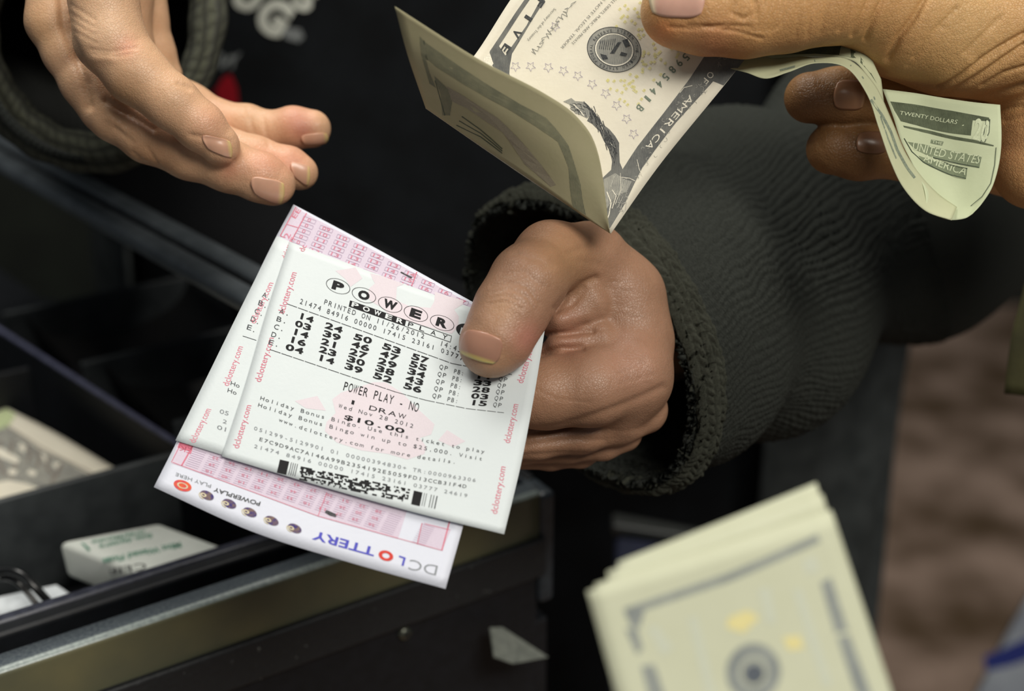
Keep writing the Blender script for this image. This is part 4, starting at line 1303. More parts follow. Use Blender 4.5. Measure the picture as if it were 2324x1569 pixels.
# --- shirt with print
def shirt_wave(a, z):
    return 0.012 * math.sin(9 * a + 6 * z) + 0.008 * math.sin(17 * a - 14 * z)
v, f = torso(TX, TY, 0.245, 0.145, 0.60, 1.55, 160, 60, shirt_wave)
shirt = mesh_obj('shirt', v, f, M['black_cloth'], cashier)
sv = (v - CL) @ RM * 1000
sbvh = BVHTree.FromPolygons([tuple(x) for x in sv], [tuple(q) for q in f])
def shirt_print(name, mat, items):
    """letters laid on the shirt cloth"""
    V, F = [], []
    for kind, txt, p0, p1, hv, bold in items:
        if kind == 't':
            g_, fc = glyphs(txt, bold)
            x0, x1 = g_[:, 0].min(), g_[:, 0].max(); cap = glyphs('H')[0][:, 1].max()
            pts = [(p0[0] + (p1[0] - p0[0]) * (x - x0) / (x1 - x0) + hv[0] * y / cap, p0[1] + (p1[1] - p0[1]) * (x - x0) / (x1 - x0) + hv[1] * y / cap) for x, y in g_]
        else:
            pts = txt; fc = tessellate_polygon([[Vector((p[0], p[1], 0)) for p in pts]])
        n = len(V)
        for p in pts:
            d = Vector(c3(p[0], p[1], 1.0)).normalized()
            h = sbvh.ray_cast(Vector((0, 0, 0)), d)
            q = h[0] if h[0] is not None else d * 800
            V.append(np.array(q) - np.array(d) * 0.8)
        F += [tuple(i + n for i in q) for q in fc]
    return tag(mesh_obj(name, to_world(np.array(V)), F, mat, shirt, smooth=False), kind='stuff')
shirt_print('shirt_lettering', M['shirt_print'], [('t', 'G', (572, 52), (634, 86), (38, -62), 0.06), ('t', 'U', (520, 2), (576, 30), (36, -62), 0.06), ('t', 'S', (660, 6), (700, 30), (30, -50), 0.05)])
shirt_print('shirt_small_lettering', M['shirt_grey'], [('p', [(648, 62), (682, 66), (690, 84), (678, 96), (650, 88), (640, 76)], 0, 0, 0, 0), ('t', 'V', (484, 152), (520, 158), (14, -30), 0.04), ('t', 'Y', (510, 160), (542, 150), (6, -30), 0.03)])
shirt_print('shirt_red_emblem', M['shirt_red'], [('p', [(452, 180), (468, 148), (476, 170), (470, 212), (430, 196)], 0, 0, 0, 0), ('p', [(488, 206), (506, 176), (524, 168), (538, 200), (542, 240), (500, 240)], 0, 0, 0, 0)])

# --- cardigan: body panels
def panel(a0, a1, z0, z1, rx, ry, name, amp=0.02):
    V, F, UV = [], [], []
    n, m = 60, 70
    for j in range(m + 1):
        z = z0 + (z1 - z0) * j / m
        for i in range(n + 1):
            a = a0 + (a1 - a0) * i / n
            fold = amp * math.sin(6 * a + 9 * z + 2 * math.sin(5 * z)) + amp * 0.6 * math.sin(15 * a - 22 * z)
            e = 0.75
            x = math.copysign(abs(math.cos(a)) ** e, math.cos(a)); y = math.copysign(abs(math.sin(a)) ** e, math.sin(a))
            V.append((TX + rx * (1 + fold) * x, TY + ry * (1 + fold * 1.6) * y, z)); UV.append((i / n, j / m))
    for j in range(m):
        for i in range(n):
            F.append((j * (n + 1) + i, j * (n + 1) + i + 1, (j + 1) * (n + 1) + i + 1, (j + 1) * (n + 1) + i))
    o = mesh_obj(name, V, F, M['sweater_body'], cashier, uv=UV)
    solidify(o, 0.003, 1)
    return o
R = math.radians
tag(panel(R(-62), R(80), 0.62, 1.5, 0.262, 0.165, 'cardigan_panel'), 'dark charcoal cardigan side hanging in soft folds')
panel(R(170), R(212), 0.62, 1.5, 0.262, 0.16, 'cardigan_panel')

# --- cardigan: right hand sleeve (ticket hand)
def knit_geo_mat(name, col, dark):
    nt = NT(name)
    f = noise_tex(nt, 1300, 4, 0.75)
    nt.l(nt.mix(f, dark, col), nt.b.inputs['Base Color'])
    nt.b.inputs['Roughness'].default_value = 0.95
    nt.b.inputs['Specular IOR Level'].default_value = 0.08
    nt.bump(nt.math('ADD', f, noise_tex(nt, 3200, 3, 0.7)), 0.9, 0.0006)
    return nt.m
M['knit_geo'] = knit_geo_mat('knit_yarn', rgb(74, 77, 72), rgb(22, 24, 22))
M['knit_geo_cuff'] = knit_geo_mat('knit_yarn_cuff', rgb(84, 86, 76), rgb(28, 29, 24))
def wale(a, s, nw=112, nr=130):
    wob = noise.noise(Vector((a * 5, s * 22, 0.3))) * 0.9
    U = a / (2 * math.pi) * nw + wob; V_ = s * nr + wob
    fu = U - math.floor(U)
    rib = abs(math.sin(U * math.pi)) ** 0.6
    st = 0.5 + 0.5 * math.sin((V_ + abs(fu - 0.5) * 1.4) * 2 * math.pi)
    return 0.023 * rib * (0.45 + 0.55 * st) * (0.8 + 0.5 * noise.noise(Vector((U * 0.9, V_ * 0.9, 5))))
def braid(a, s):
    wob = noise.noise(Vector((a * 6, s * 5, 0.7))) * 0.6
    row = s * 4.6 + wob * 0.3; ri = math.floor(row); fr = row - ri
    sg = 1 if ri % 2 == 0 else -1
    U = a / (2 * math.pi) * 92 + sg * fr * 0.9 + ri * 0.5 + wob
    return 0.030 * abs(math.sin(U * math.pi)) ** 0.7 * math.sin(fr * math.pi) ** 0.5 * (0.8 + 0.6 * noise.noise(Vector((U * 0.8, row, 2))))
def sleeve(keys, m, name, mat, kscale=1.0, thick=0.003, folds=None, n=96, cuffk=None):
    R_, s = lerp_rings(keys, m)
    rings = []
    for q, (c, e1, e2) in enumerate(R_):
        wv = (lambda a, q=q: 1 + folds(a, s[q])) if folds else None
        rings.append(pring(c, e1, e2, n, kscale * (cuffk(s[q]) if cuffk else 1), wv))
    V, F, UV = loft(rings, n)
    # outward orientation
    o = mesh_obj(name, to_world(V), F, mat, cashier, uv=UV)
    bm = bmesh.new(); bm.from_mesh(o.data); bmesh.ops.recalc_face_normals(bm, faces=bm.faces)
    # open tube: make sure the normals point away from the axis
    cc = np.mean(rings[0], axis=0); wc = Vector(to_world(cc)); fc = bm.faces[:][0] if False else None
    bm.faces.ensure_lookup_table(); fc = bm.faces[0]
    if (fc.calc_center_median() - wc).dot(fc.normal) < 0: bmesh.ops.reverse_faces(bm, faces=bm.faces)
    bm.to_mesh(o.data); bm.free()
    solidify(o, thick, -1)
    return o
SB = [((1318, 782, 478), (-78, -318, 4), (246, 66, -34)),
      ((1395, 748, 482), (-84, -330, 4), (232, 40, -38)),
      ((1500, 700, 496), (-105, -332, 2), (215, 0, -44)),
      ((1690, 610, 530), (-130, -330, 0), (150, 0, -50)),
      ((1930, 480, 590), (-135, -328, 0), (90, 0, -52)),
      ((2200, 310, 650), (-135, -330, 0), (60, 0, -52)),
      ((2560, 60, 740), (-140, -330, 0), (50, 0, -52))]
def foldsB(a, s):
    g = lambda x, w: math.exp(-(x / w) ** 2)
    f = 0.0
    t = s * 6
    f += 0.05 * g(t - 1.9 - 0.5 * math.sin(a + 0.4), 0.30)
    f -= 0.10 * g(t - 2.5 - 0.55 * math.sin(a + 0.4), 0.30)
    f += 0.10 * g(t - 3.05 - 0.6 * math.sin(a + 0.4), 0.28)
    f -= 0.24 * g(t - 3.70 - 0.5 * math.sin(a), 0.42)
    f += 0.05 * g(t - 4.4 - 0.4 * math.sin(a), 0.35)
    return f * min(1, t / 1.5) + 0.006 * math.sin(5 * a + 7 * s)
sleeve(SB, 520, 'cardigan_sleeve', M['knit_geo'], 1.0, 0.003, lambda a, s: foldsB(a, s) + (wale(a, s) if s < 0.72 else 0.007), 560)
def lumps(a, s): return 0.008 * math.sin(7 * a + 3 * s) + 0.006 * math.sin(23 * a)
def pillow(s): return 1.012 + 0.05 * math.sin(math.pi * min(max(s, 0.0), 1.0)) ** 0.6
sleeve(SB[:2], 60, 'sleeve_cuff', M['knit_geo_cuff'], 1.0, 0.005, lambda a, s: lumps(a, s) + braid(a, s), 700, pillow)
# --- cardigan: left sleeve (open hand), mouth faces the viewer
SA = [((222, 62, 520), (-30, -305, 0), (272, -60, 10)),
      ((222, 30, 532), (-30, -315, 0), (288, -60, 10)),
      ((215, -60, 580), (-30, -320, 0), (300, -60, 8)),
      ((190, -220, 680), (-30, -300, 0), (280, -60, 5)),
      ((230, -420, 800), (-30, -270, 0), (260, -60, 0))]
sleeve(SA, 50, 'cardigan_sleeve', M['knit'], 1.0, 0.003, lambda a, s: 0.02 * math.sin(4 * a + 9 * s) * s, 120)
V, F, UV = [], [], []
na_, nb_ = 160, 28
for j in range(nb_):
    b_ = 2 * math.pi * j / nb_
    for i in range(na_):
        a_ = 2 * math.pi * i / na_
        k_ = 1 + (0.165 + 0.012 * math.sin(5 * a_) + 0.008 * math.sin(19 * a_)) * math.cos(b_)
        x = 216 + (-20 * math.cos(a_) + 256 * math.sin(a_)) * k_
        y = 46 + (-300 * math.cos(a_) - 40 * math.sin(a_)) * k_ + 5 * math.sin(3 * a_)
        V.append(c3(x, y, 530 + 16 * math.sin(b_) + 6 * math.sin(2 * a_))); UV.append((i / na_, j / nb_))
for j in range(nb_):
    for i in range(na_):
        F.append((j * na_ + i, j * na_ + (i + 1) % na_, ((j + 1) % nb_) * na_ + (i + 1) % na_, ((j + 1) % nb_) * na_ + i))
ca_ = mesh_obj('sleeve_cuff', to_world(np.array(V)), F, M['knit_a'], cashier, uv=UV)
bm = bmesh.new(); bm.from_mesh(ca_.data); bmesh.ops.recalc_face_normals(bm, faces=bm.faces); bm.to_mesh(ca_.data); bm.free()

# ---------------------------------------------------------------- customer
customer = empty('person', P(2320, 300, 420)); customer['_w'] = list(customer.location)
tag(customer, 'customer whose weathered hand pinches folded banknotes at upper right', 'person')
TH = [(1545, 22, 402, 86), (1600, 24, 402, 96), (1690, 22, 404, 104), (1780, 10, 406, 104), (1870, -8, 408, 104), (1960, -10, 414, 116)]
TH2 = [(1528, 30, 401, 66)]
BK = [(1960, -20, 420, 124), (2060, 30, 422, 140), (2160, 60, 426, 146), (2280, 60, 430, 160), (2420, 20, 436, 190)]
PL = [(2420, 120, 440, 150), (2380, 280, 438, 120), (2350, 380, 436, 96)]
FR = [(2300, 300, 452, 78), (2140, 250, 450, 70), (2020, 226, 448, 66), (1900, 220, 444, 64), (1838, 222, 442, 58)]
FM = [(2320, 380, 456, 76), (2180, 350, 454, 66), (2060, 345, 452, 62), (1950, 344, 448, 62), (1888, 338, 446, 58)]
G = [[TH], [TH2], [BK], [PL], [FR], [FM]]
lo, hi = bounds([[c for ch in g for c in ch] for g in G])
hi[1] = min(hi[1], c3(0, -90, 420)[1]); hi[0] = min(hi[0], c3(2420, 0, 440)[0])
sc_ = Sculpt(lo, hi, 0.6)
sc_.group([BK], 6, 3).group([PL], 5, 4).group([FR], 3, 2).group([FM], 3, 1.5).group([TH, TH2], 3.5, 3.5)
VC, FC = sc_.mesh()
NC = vnormals(VC, FC)
fine = []
for i in range(9):      # knuckle wrinkles of the thumb
    x = 1690 + i * 13
    fine.append((0.28, 3.6, [(x + 6, -30), (x - 6, 20), (x - 22, 55), (x - 44, 72)]))
fine += [(0.35, 5, [(1668, 8), (1660, 30), (1690, 44), (1715, 28), (1712, 0)]), (0.3, 4, [(1700, -20), (1722, 14), (1718, 44)]),
    (0.3, 4, [(1600, 62), (1660, 70), (1730, 88)]), (0.25, 4, [(1560, 58), (1640, 58), (1700, 62)]), (0.3, 5, [(1520, 62), (1570, 66), (1640, 60)]),
    (1.1, 8, [(2110, -20), (2075, 40), (2040, 85), (2015, 135)]), (0.9, 6, [(2010, -10), (1985, 40), (1965, 90)]), (0.6, 5, [(1976, -10), (1955, 40), (1935, 80)]), (0.5, 5, [(1935, -5), (1922, 40), (1905, 70)]),
    (0.35, 5, [(2170, 20), (2120, 70), (2075, 130)]), (0.3, 4, [(2140, 60), (2100, 110), (2060, 150)]),
    (1.2, 7, [(2330, 75), (2270, 110), (2220, 145), (2170, 180), (2130, 200)]), (1.1, 7, [(2330, 100), (2280, 135), (2230, 170), (2180, 200), (2150, 215)]),
    (0.6, 5, [(2330, 150), (2280, 165), (2230, 195)]), (1.4, 8, [(2335, 192), (2290, 205), (2240, 222), (2200, 232)]),
    (0.35, 5, [(2270, 40), (2215, 95), (2190, 120)]), (-0.5, 14, [(2200, 140), (2140, 185)]), (0.3, 4, [(2320, 240), (2270, 250)]), (0.3, 5, [(2330, 262), (2280, 275)]),
    (0.25, 4, [(1850, -5), (1838, 40), (1832, 80)]), (0.25, 4, [(1880, -5), (1870, 40), (1862, 76)]), (0.2, 4, [(1820, 0), (1812, 40), (1806, 80)])]
VC = crease(VC, NC, [(f_[0] * 1.5,) + f_[1:] for f_ in fine])
NC = vnormals(VC, FC)
skinC = rgb(196, 150, 98)
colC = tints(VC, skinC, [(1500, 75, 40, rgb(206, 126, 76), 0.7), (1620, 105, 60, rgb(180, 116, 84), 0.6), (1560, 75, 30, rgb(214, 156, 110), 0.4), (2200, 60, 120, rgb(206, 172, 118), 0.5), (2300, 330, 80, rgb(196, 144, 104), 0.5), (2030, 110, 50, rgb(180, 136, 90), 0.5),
    (1850, 220, 100, rgb(92, 62, 38), 0.95), (1930, 340, 110, rgb(98, 66, 36), 0.95), (2080, 240, 70, rgb(110, 72, 36), 0.6), (2100, 340, 70, rgb(110, 72, 36), 0.6)])  # dark blobs paint shade onto the curled fingers
v, f = tube_mesh([(2400, 150, 440, 22), (2600, 60, 450, 30), (2950, -60, 420, 34), (3500, -100, 360, 40)])
cbody = mesh_obj('body', to_world(np.concatenate([VC, v])), [tuple(int(i) for i in q) for q in FC] + [tuple(int(i) + len(VC) for i in q) for q in f], M['skin_c'], customer, cols=np.concatenate([colC, np.tile(np.array(skinC), (len(v), 1))]))
tn = nail('fingernail', VC, FC, [(1600, -60), (1602, 42), (1475, 38), (1474, -60)], customer, rgb(208, 164, 146), rgb(226, 210, 178), 0.1, 0.3, 0.86)
tag(tn, 'broad pink thumbnail')
nail('fingernail', VC, FC, [(1895, 182), (1888, 246), (1960, 250), (1964, 184)], customer, rgb(150, 112, 84), rgb(176, 140, 104), 0.15, 0.3, 0.86)
nail('fingernail', VC, FC, [(1945, 300), (1940, 345), (2010, 350), (2014, 300)], customer, rgb(128, 94, 70), rgb(150, 120, 94), 0.15, 0.3, 0.9)
jk = Sheet([[(2330, 640, 520), (2420, 650, 520), (2560, 660, 530)], [(2296, 760, 516), (2400, 770, 512), (2540, 780, 520)], [(2279, 892, 514), (2400, 905, 508), (2540, 915, 515)]])
o = jk.build('jacket_flap', simple('olive_jacket_cloth', rgb(58, 56, 30), 0.8, rgb(46, 44, 24), 60, 0.4, 1500, spec=0.2), customer, 12, 12, 3.0)
sl = tube('jacket_sleeve', [P(2560, 80, 455), P(2900, -40, 430), P(3500, -100, 370)], 0.046, simple('olive_jacket_sleeve', rgb(58, 56, 30), 0.8), customer, 32, 8)
bpy.data.objects.remove(bpy.data.objects[sl.name]) if False else None

# ---------------------------------------------------------------- five dollar note held by the customer
def midrow(a, b, c=None, bow=0.0):
    m = tuple((a[i] + b[i]) / 2 for i in range(3))
    m = (m[0] + (c[0] if c else 0), m[1] + (c[1] if c else 0), m[2] + bow)
    return [a, m, b]
five = empty('five_dollar_note', P(1350, 200, 412)); five['_w'] = list(five.location)
tag(five, 'crisp five dollar note pinched by the thumb, its end folded toward the viewer', 'banknote')
shF = Sheet([midrow((1296, -190, 420), (1838, -62, 412)), midrow((1165, -10, 419), (1668, 163, 412)), midrow((1072, 132, 418), (1502, 368, 414), bow=-1.5), midrow((966, 246, 414), (1386, 531, 412), (0, 3))], side=1)
fo = shF.build('note_paper', M['bill'], five, 30, 36)
shL = Sheet([midrow((896, 15, 378), (1386, 528, 411.0), (-4, -46), 0.0), midrow((925, 125, 392), (1386, 529, 411.3), (-22, -4)), midrow((966, 247, 413.5), (1386, 531, 411.8), (0, 3))], side=1)
shL = Sheet([[(896, 15, 380), (1080, 131, 388), (1228, 208, 394), (1312, 268, 399), (1358, 350, 404), (1384, 529, 410.6)],
             [(926, 128, 392), (1068, 222, 397), (1196, 296, 401), (1284, 356, 404), (1342, 420, 407), (1385, 530, 410.8)],
             [(966, 246, 413.6), (1062, 312, 413.0), (1160, 378, 412.6), (1245, 436, 412.2), (1322, 490, 411.8), (1386, 531, 411.6)]])
lf = shL.build('note_fold', paper_mat('shaded_fold_paper', rgb(184, 176, 144), rgb(170, 166, 130), 0.14), five, 36, 20)  # darker paper than the face: shadow side put into the colour
tag(lf, 'back of the note folded over, its shadow side painted olive')
cA, cB, cD = Cz(1040, 0, 5.23), Cz(1150, 180, 4.225), Cz(1440, 0, 5.052)
e = Ink('engraved_border', M['engrave'], 1)
e.poly(shF, cB([(1960, -320), (2330, -250), (2080, 60), (1980, 20), (1620, 420), (1300, 850), (1130, 1200), (990, 1430), (940, 1385), (915, 950), (1010, 860), (1110, 865), (1250, 650), (1500, 330), (1750, 0)]) , cut=14)
e.poly(shF, [(1225, -40), (1250, -40), (1162, 122), (1157, 150), (1156, 168), (1166, 196), (1135, 176), (1118, 150), (1111, 118), (1126, 95), (1147, 126), (1237, 0)], cut=10)
e.poly(shF, [(1212, -40), (1226, -40), (1202, 0), (1127, 113), (1112, 116), (1190, 0)], cut=10)
e.poly(shF, cB([(740, 210), (800, 270), (830, 330), (890, 370), (920, 430), (985, 480), (1040, 545), (1078, 610), (1078, 680), (1085, 800), (1115, 870), (1000, 880), (1010, 790), (990, 690), (930, 590), (890, 500), (820, 430), (770, 400), (790, 360), (740, 300), (700, 260)]), cut=14)
e.finish(five)
e = Ink('engraved_midtones', M['engrave_mid'], 2)
e.poly(shF, cB([(540, 215), (620, 180), (655, 210), (730, 215), (790, 300), (800, 350), (770, 375), (700, 340), (660, 330), (620, 280), (600, 240)]))
e.poly(shF, cB([(930, 960), (1040, 900), (1130, 960), (1200, 980), (1150, 1080), (1040, 1120), (960, 1240), (935, 1150)]), cut=14)
e.ring(shF, (1393.7, 112.8), 62, 51, 0.25)
e.poly(shF, [(1128, 165), (1140, 178), (1150, 196), (1136, 186)])
e.finish(five)
e = Ink('pale_details', M['bill_pale'], 3)
e.ring(shF, (1394, 113), 44, 37, 0.2, inner=0.93)
e.text(shF, 'AMERICA', (1566, 214), (1464, 333), (11, 8.5), mono=True, bold=0.0, fill=0.9)
e.text(shF, 'OF', (1612, 160), (1590, 186), (11, 8.5), mono=True, bold=0.0, fill=0.8)
for p in ([(1098, 130), (1112, 122), (1120, 145), (1108, 160), (1096, 150)],):
    e.poly(shF, p)
e.path(shF, cB([(1250, 770), (1270, 860), (1300, 930)]), 1.2); e.path(shF, cB([(1100, 940), (1180, 950), (1230, 975)]), 1.2); e.path(shF, cB([(1090, 900), (1095, 1060), (1040, 1200)]), 1.0)
e.path(shF, cB([(960, 1080), (1000, 1180), (980, 1300), (950, 1380)]), 2.2); e.path(shF, cB([(1010, 1060), (1050, 1120), (1010, 1240)]), 1.6); e.path(shF, cB([(1660, 130), (1700, 80), (1780, 60)]), 1.4); e.path(shF, cB([(1700, 250), (1760, 170)]), 1.4)
e.path(shF, cB([(950, 520), (1000, 620), (1040, 660)]), 1.6); e.path(shF, cB([(640, 240), (700, 300), (740, 350)]), 2); e.path(shF, cB([(900, 430), (930, 500)]), 1.4)
e.finish(five)
e = Ink('black_lettering', M['bill_black'], 4)
for ch, x, y in (('F', 1225, 6), ('I', 1199, 41), ('V', 1173, 76), ('E', 1148, 110)):
    c = np.array([x, y]); d = np.array([-0.55, 0.83]); u_ = np.array([0.83, 0.55])
    ww = 9 if ch != 'I' else 4
    e.text(shF, ch, tuple(c - d * ww - u_ * 8), tuple(c + d * ww - u_ * 8), tuple(u_ * 17), bold=0.03)
# seal emblem
e.ring(shF, (1393.7, 112.8), 62, 51, 0.25, inner=0.975, n=60); e.ring(shF, (1394, 113), 45.5, 38.5, 0.2, inner=0.97, n=50)
e.poly(shF, [(1402, 96), (1410, 96), (1394, 122), (1384, 122)]); e.poly(shF, [(1412, 92), (1424, 88), (1430, 104), (1420, 108)])
e.poly(shF, [(1410, 118), (1424, 122), (1420, 128), (1406, 126)]); e.poly(shF, [(1362, 122), (1376, 126), (1380, 134), (1368, 136)])
for i in range(8):
    e.line(shF, (1364 + i * 4.6, 92 - i * 0.6), (1360 + i * 4.6, 112 + i * 0.3), 1.1, seg=1)
for i, ch in enumerate('THE UNITED STATES FEDERAL RESERVE SYSTEM *'):
    a_ = -0.2 + 2 * math.pi * i / 42; rr = 53
    if ch == ' ': continue
    c = np.array([1393.7 + 52 * math.cos(a_), 112.8 + 43 * math.sin(a_)]); u_ = np.array([math.cos(a_), math.sin(a_)]); d = np.array([-u_[1], u_[0]])
    e.text(shF, ch, tuple(c - d * 2.2 - u_ * 3), tuple(c + d * 2.2 - u_ * 3), tuple(u_ * 6))
e.finish(five)
e = Ink('serial_number', M['bill_green_ink'], 4)
d = np.array([-0.655, 0.755]); u_ = np.array([0.755, 0.655])
for ch, x, y in (('0', 1572, 113), ('5', 1557, 130), ('9', 1541, 143), ('8', 1526, 158), ('5', 1511, 175), ('4', 1497, 190), ('4', 1483, 206), ('1', 1470, 224), ('B', 1452.5, 245.5)):
    c = np.array([x, y]); ww = 5.4 if ch != '1' else 2.8
    e.text(shF, ch, tuple(c - d * ww - u_ * 8.5), tuple(c + d * ww - u_ * 8.5), tuple(u_ * 17), bold=0.012)
e.finish(five)
e = Ink('signature_and_small_text', M['bill_grey'], 4)
e.text(shF, 'Secretary of the Treasury.', (1258, 18), (1196, 92), (5, 4)); e.text(shF, 'THIS NOTE IS LEGAL TENDER', (1385, -22), (1272, 108), (5, 4)); e.text(shF, 'FOR ALL DEBTS, PUBLIC AND PRIVATE', (1412, -22), (1296, 98), (5, 4))
sg = []
for i in range(46):
    t = i / 45
    sg.append((1302 - 92 * t + 6 * math.sin(i * 1.9) + 3 * math.sin(i * 0.7), 4 + 118 * t + 5 * math.cos(i * 2.3)))
e.path(shF, sg, 1.3)
e.finish(five)
e = Ink('star_outlines', M['bill_violet'], 3)
for x, y in ((1170, 151), (1204.5, 151), (1244.5, 153), (1279, 160.6), (1311.5, 172), (1344, 191), (1374.6, 212), (1399.5, 239), (1422.4, 269.6), (1438, 304), (1260, 60)):
    e.star(shF, (x, y), 11.5, 0.6, 1.1)
e.finish(five)
e = Ink('yellow_numerals', M['bill_yellow'], 3)
rr_ = random.Random(9)
cnt = 0
while cnt < 130:
    x, y = rr_.uniform(1375, 1560), rr_.uniform(-20, 235)
    if ((x - 1394) / 66) ** 2 + ((y - 113) / 56) ** 2 < 1: continue
    if x < 1395 + (60 - y) * 0.25 and y < 100: continue
    if x < 1362 + (y - 165) * 0.7 and y > 165: continue
    if (x - 1557) * 0.755 + (y - 130) * 0.655 > -14: continue
    cnt += 1
    e.text(shF, '05', (x, y), (x - 4.6, y + 5.2), (4.2, 3.4), bold=0.03)
e.finish(five)
# back print on the folded part
e = Ink('back_engraving', engraved('back_green_ink', rgb(92, 96, 82), rgb(146, 144, 116), 900), 1)
e.poly(shL, [(952, 82), (965, 96), (1075, 172), (1180, 236), (1240, 268), (1290, 330), (1318, 420), (1330, 488), (1300, 470), (1290, 380), (1266, 322), (1220, 290), (1150, 246), (1060, 196), (990, 152), (966, 130), (975, 165), (990, 200), (975, 190), (955, 120)], cut=12)
e.poly(shL, [(985, 172), (1010, 195), (1030, 215), (1022, 262), (1004, 262), (1000, 215)], cut=12)
e.finish(five)
e = Ink('back_grey_shading', ink('back_grey_ink', rgb(144, 136, 118), 0.7, rgb(156, 148, 126)), 1)
e.poly(shL, [(1014, 196), (1050, 216), (1130, 268), (1200, 340), (1262, 420), (1250, 424), (1190, 372), (1140, 300), (1060, 246), (1026, 230)], cut=12)
e.finish(five)
e = Ink('back_lines', ink('back_dark_green', rgb(86, 94, 78)), 2)
for k_ in range(3):
    e.path(shL, [(1048 - k_ * 6, 264 + k_ * 10), (1090, 294 + k_ * 8), (1140, 338 + k_ * 5)], 2.0)
e.path(shL, [(962, 92), (968, 130), (990, 190), (1010, 262)], 2.2)
e.finish(five)

e = Ink('engraved_filigree', ink('filigree_pale', rgb(176, 174, 164)), 3)
q_ = random.Random(21)
for i in range(70):
    t = q_.random()
    cl_ = np.array([(1680, 80), (1600, 182), (1540, 258), (1480, 342), (1432, 418), (1402, 484)], float)
    c = interp_axis(cl_, np.array([t]))[0] + np.array([0.755, 0.655]) * q_.uniform(-9, 9)
    if 0.22 < t < 0.64: c = c + np.array([0.755, 0.655]) * (9 if q_.random() < 0.5 else -11)
    a0 = q_.uniform(0, 6.28); rr = q_.uniform(2.5, 6)
    e.path(shF, [tuple(c + rr * np.array([math.cos(a0 + w_), math.sin(a0 + w_)]) * (1 - w_ * 0.12)) for w_ in np.linspace(0, 3.2, 7)], 0.8)
for i in range(14):
    c = np.array([1385 + q_.uniform(-8, 30), 420 + q_.uniform(0, 70)])
    e.path(shF, [tuple(c), tuple(c + [q_.uniform(2, 8), -q_.uniform(8, 22)]), tuple(c + [q_.uniform(6, 14), -q_.uniform(18, 34)])], 1.0)
e.finish(five)
e = Ink('portrait_engraving', M['bill_black'], 4)
for i in range(60):
    t = q_.random()
    ax_ = np.array(cB([(790, 250)])[0]) * (1 - t) + np.array(cB([(1050, 700)])[0]) * t
    c = ax_ + [q_.uniform(-12, 8), q_.uniform(-8, 8)]
    e.path(shF, [tuple(c), tuple(c + [q_.uniform(1, 5), q_.uniform(5, 10)]), tuple(c + [q_.uniform(3, 8), q_.uniform(10, 20)])], q_.uniform(0.7, 1.8))
for i in range(16):
    c = np.array([1290 + q_.uniform(0, 42), 228 + q_.uniform(0, 30)])
    e.path(shF, [tuple(c), tuple(c + [q_.uniform(3, 8), q_.uniform(-3, 5)]), tuple(c + [q_.uniform(6, 12), q_.uniform(2, 10)])], 0.9)
e.finish(five)

# ---------------------------------------------------------------- twenty dollar note curling under the fingers
twenty = empty('twenty_dollar_note', P(2100, 300, 410)); twenty['_w'] = list(twenty.location)
tag(twenty, 'curled twenty dollar note hanging out below the fingers', 'banknote')
low = [(1628, 148, 414), (1692, 164, 410), (1738, 178, 407), (1790, 163, 406), (1850, 143, 406), (1920, 153, 405), (1968, 214, 404), (1994, 288, 403), (2022, 368, 403), (2052, 428, 403), (2100, 478, 403), (2160, 500, 404)]
up_ = [(1600, 122, 418), (1680, 130, 416), (1730, 128, 417), (1780, 126, 420), (1846, 130, 416), (1924, 134, 412), (1984, 190, 409), (2022, 268, 408), (2054, 344, 408), (2090, 398, 409), (2130, 440, 410), (2172, 470, 410)]
mid_ = [tuple((a_[i] + b_[i]) / 2 for i in range(3)) for a_, b_ in zip(low, up_)]
shT = Sheet([up_, mid_, low])
shT.build('note_band', M['bill_green'], twenty, 80, 8)
shB = Sheet([[(1606, 96, 420), (1700, 80, 424), (1790, 76, 426), (1860, 80, 424), (1930, 92, 420), (1964, 108, 418), (2000, 180, 416)],
             [(1606, 122, 417), (1690, 130, 416), (1740, 132, 417), (1850, 128, 418), (1925, 134, 415), (1960, 160, 413), (2006, 230, 413)]])
shB.build('note_inner_fold', M['bill_green'], twenty, 40, 8)
shP = Sheet([[(2003, 202, 421), (2075, 211, 420), (2140, 222, 417), (2210, 232, 414), (2270, 238, 412)],
             [(2026, 262, 417), (2092, 276, 417), (2150, 290, 415), (2212, 300, 412), (2273, 310, 409)],
             [(2046, 322, 414), (2100, 338, 415), (2158, 352, 414), (2216, 362, 411), (2268, 368, 408)],
             [(2078, 385, 410), (2118, 398, 413), (2165, 412, 413), (2214, 420, 410), (2252, 424, 407)],
             [(2098, 430, 407), (2128, 450, 410), (2164, 466, 411), (2204, 468, 409), (2228, 462, 407)],
             [(2104, 478, 404), (2126, 490, 406), (2156, 499, 408), (2188, 496, 407), (2206, 486, 406.5)]])
shP.build('note_panel', paper_mat('banknote_bright_green_paper', rgb(214, 222, 188), rgb(200, 208, 172), 0.2), twenty, 30, 30)
cP = Cz(1900, 180, 4.615)
e = Ink('engraved_band', M['engrave_green'], 1)
e.poly(shP, cP([(555, 232), (800, 262), (1200, 330), (1590, 402), (1600, 440), (1420, 430), (1400, 590), (1000, 530), (665, 440), (600, 330)]), cut=10)
e.poly(shP, cP([(690, 485), (1000, 545), (1400, 628), (1640, 690), (1638, 704), (1400, 660), (1000, 580), (700, 505)]), cut=10)
e.finish(twenty)
e = Ink('engraved_lettering_panels', engraved('engraved_green_mid', rgb(92, 102, 82), rgb(140, 150, 120), 900), 1)
e.poly(shP, cP([(735, 655), (900, 680), (1100, 730), (1300, 770), (1515, 805), (1490, 925), (1250, 880), (1000, 820), (820, 740)]), cut=10)
e.poly(shP, cP([(850, 800), (1000, 850), (1180, 895), (1365, 930), (1350, 1040), (1180, 1000), (1000, 920), (880, 850)]), cut=10)
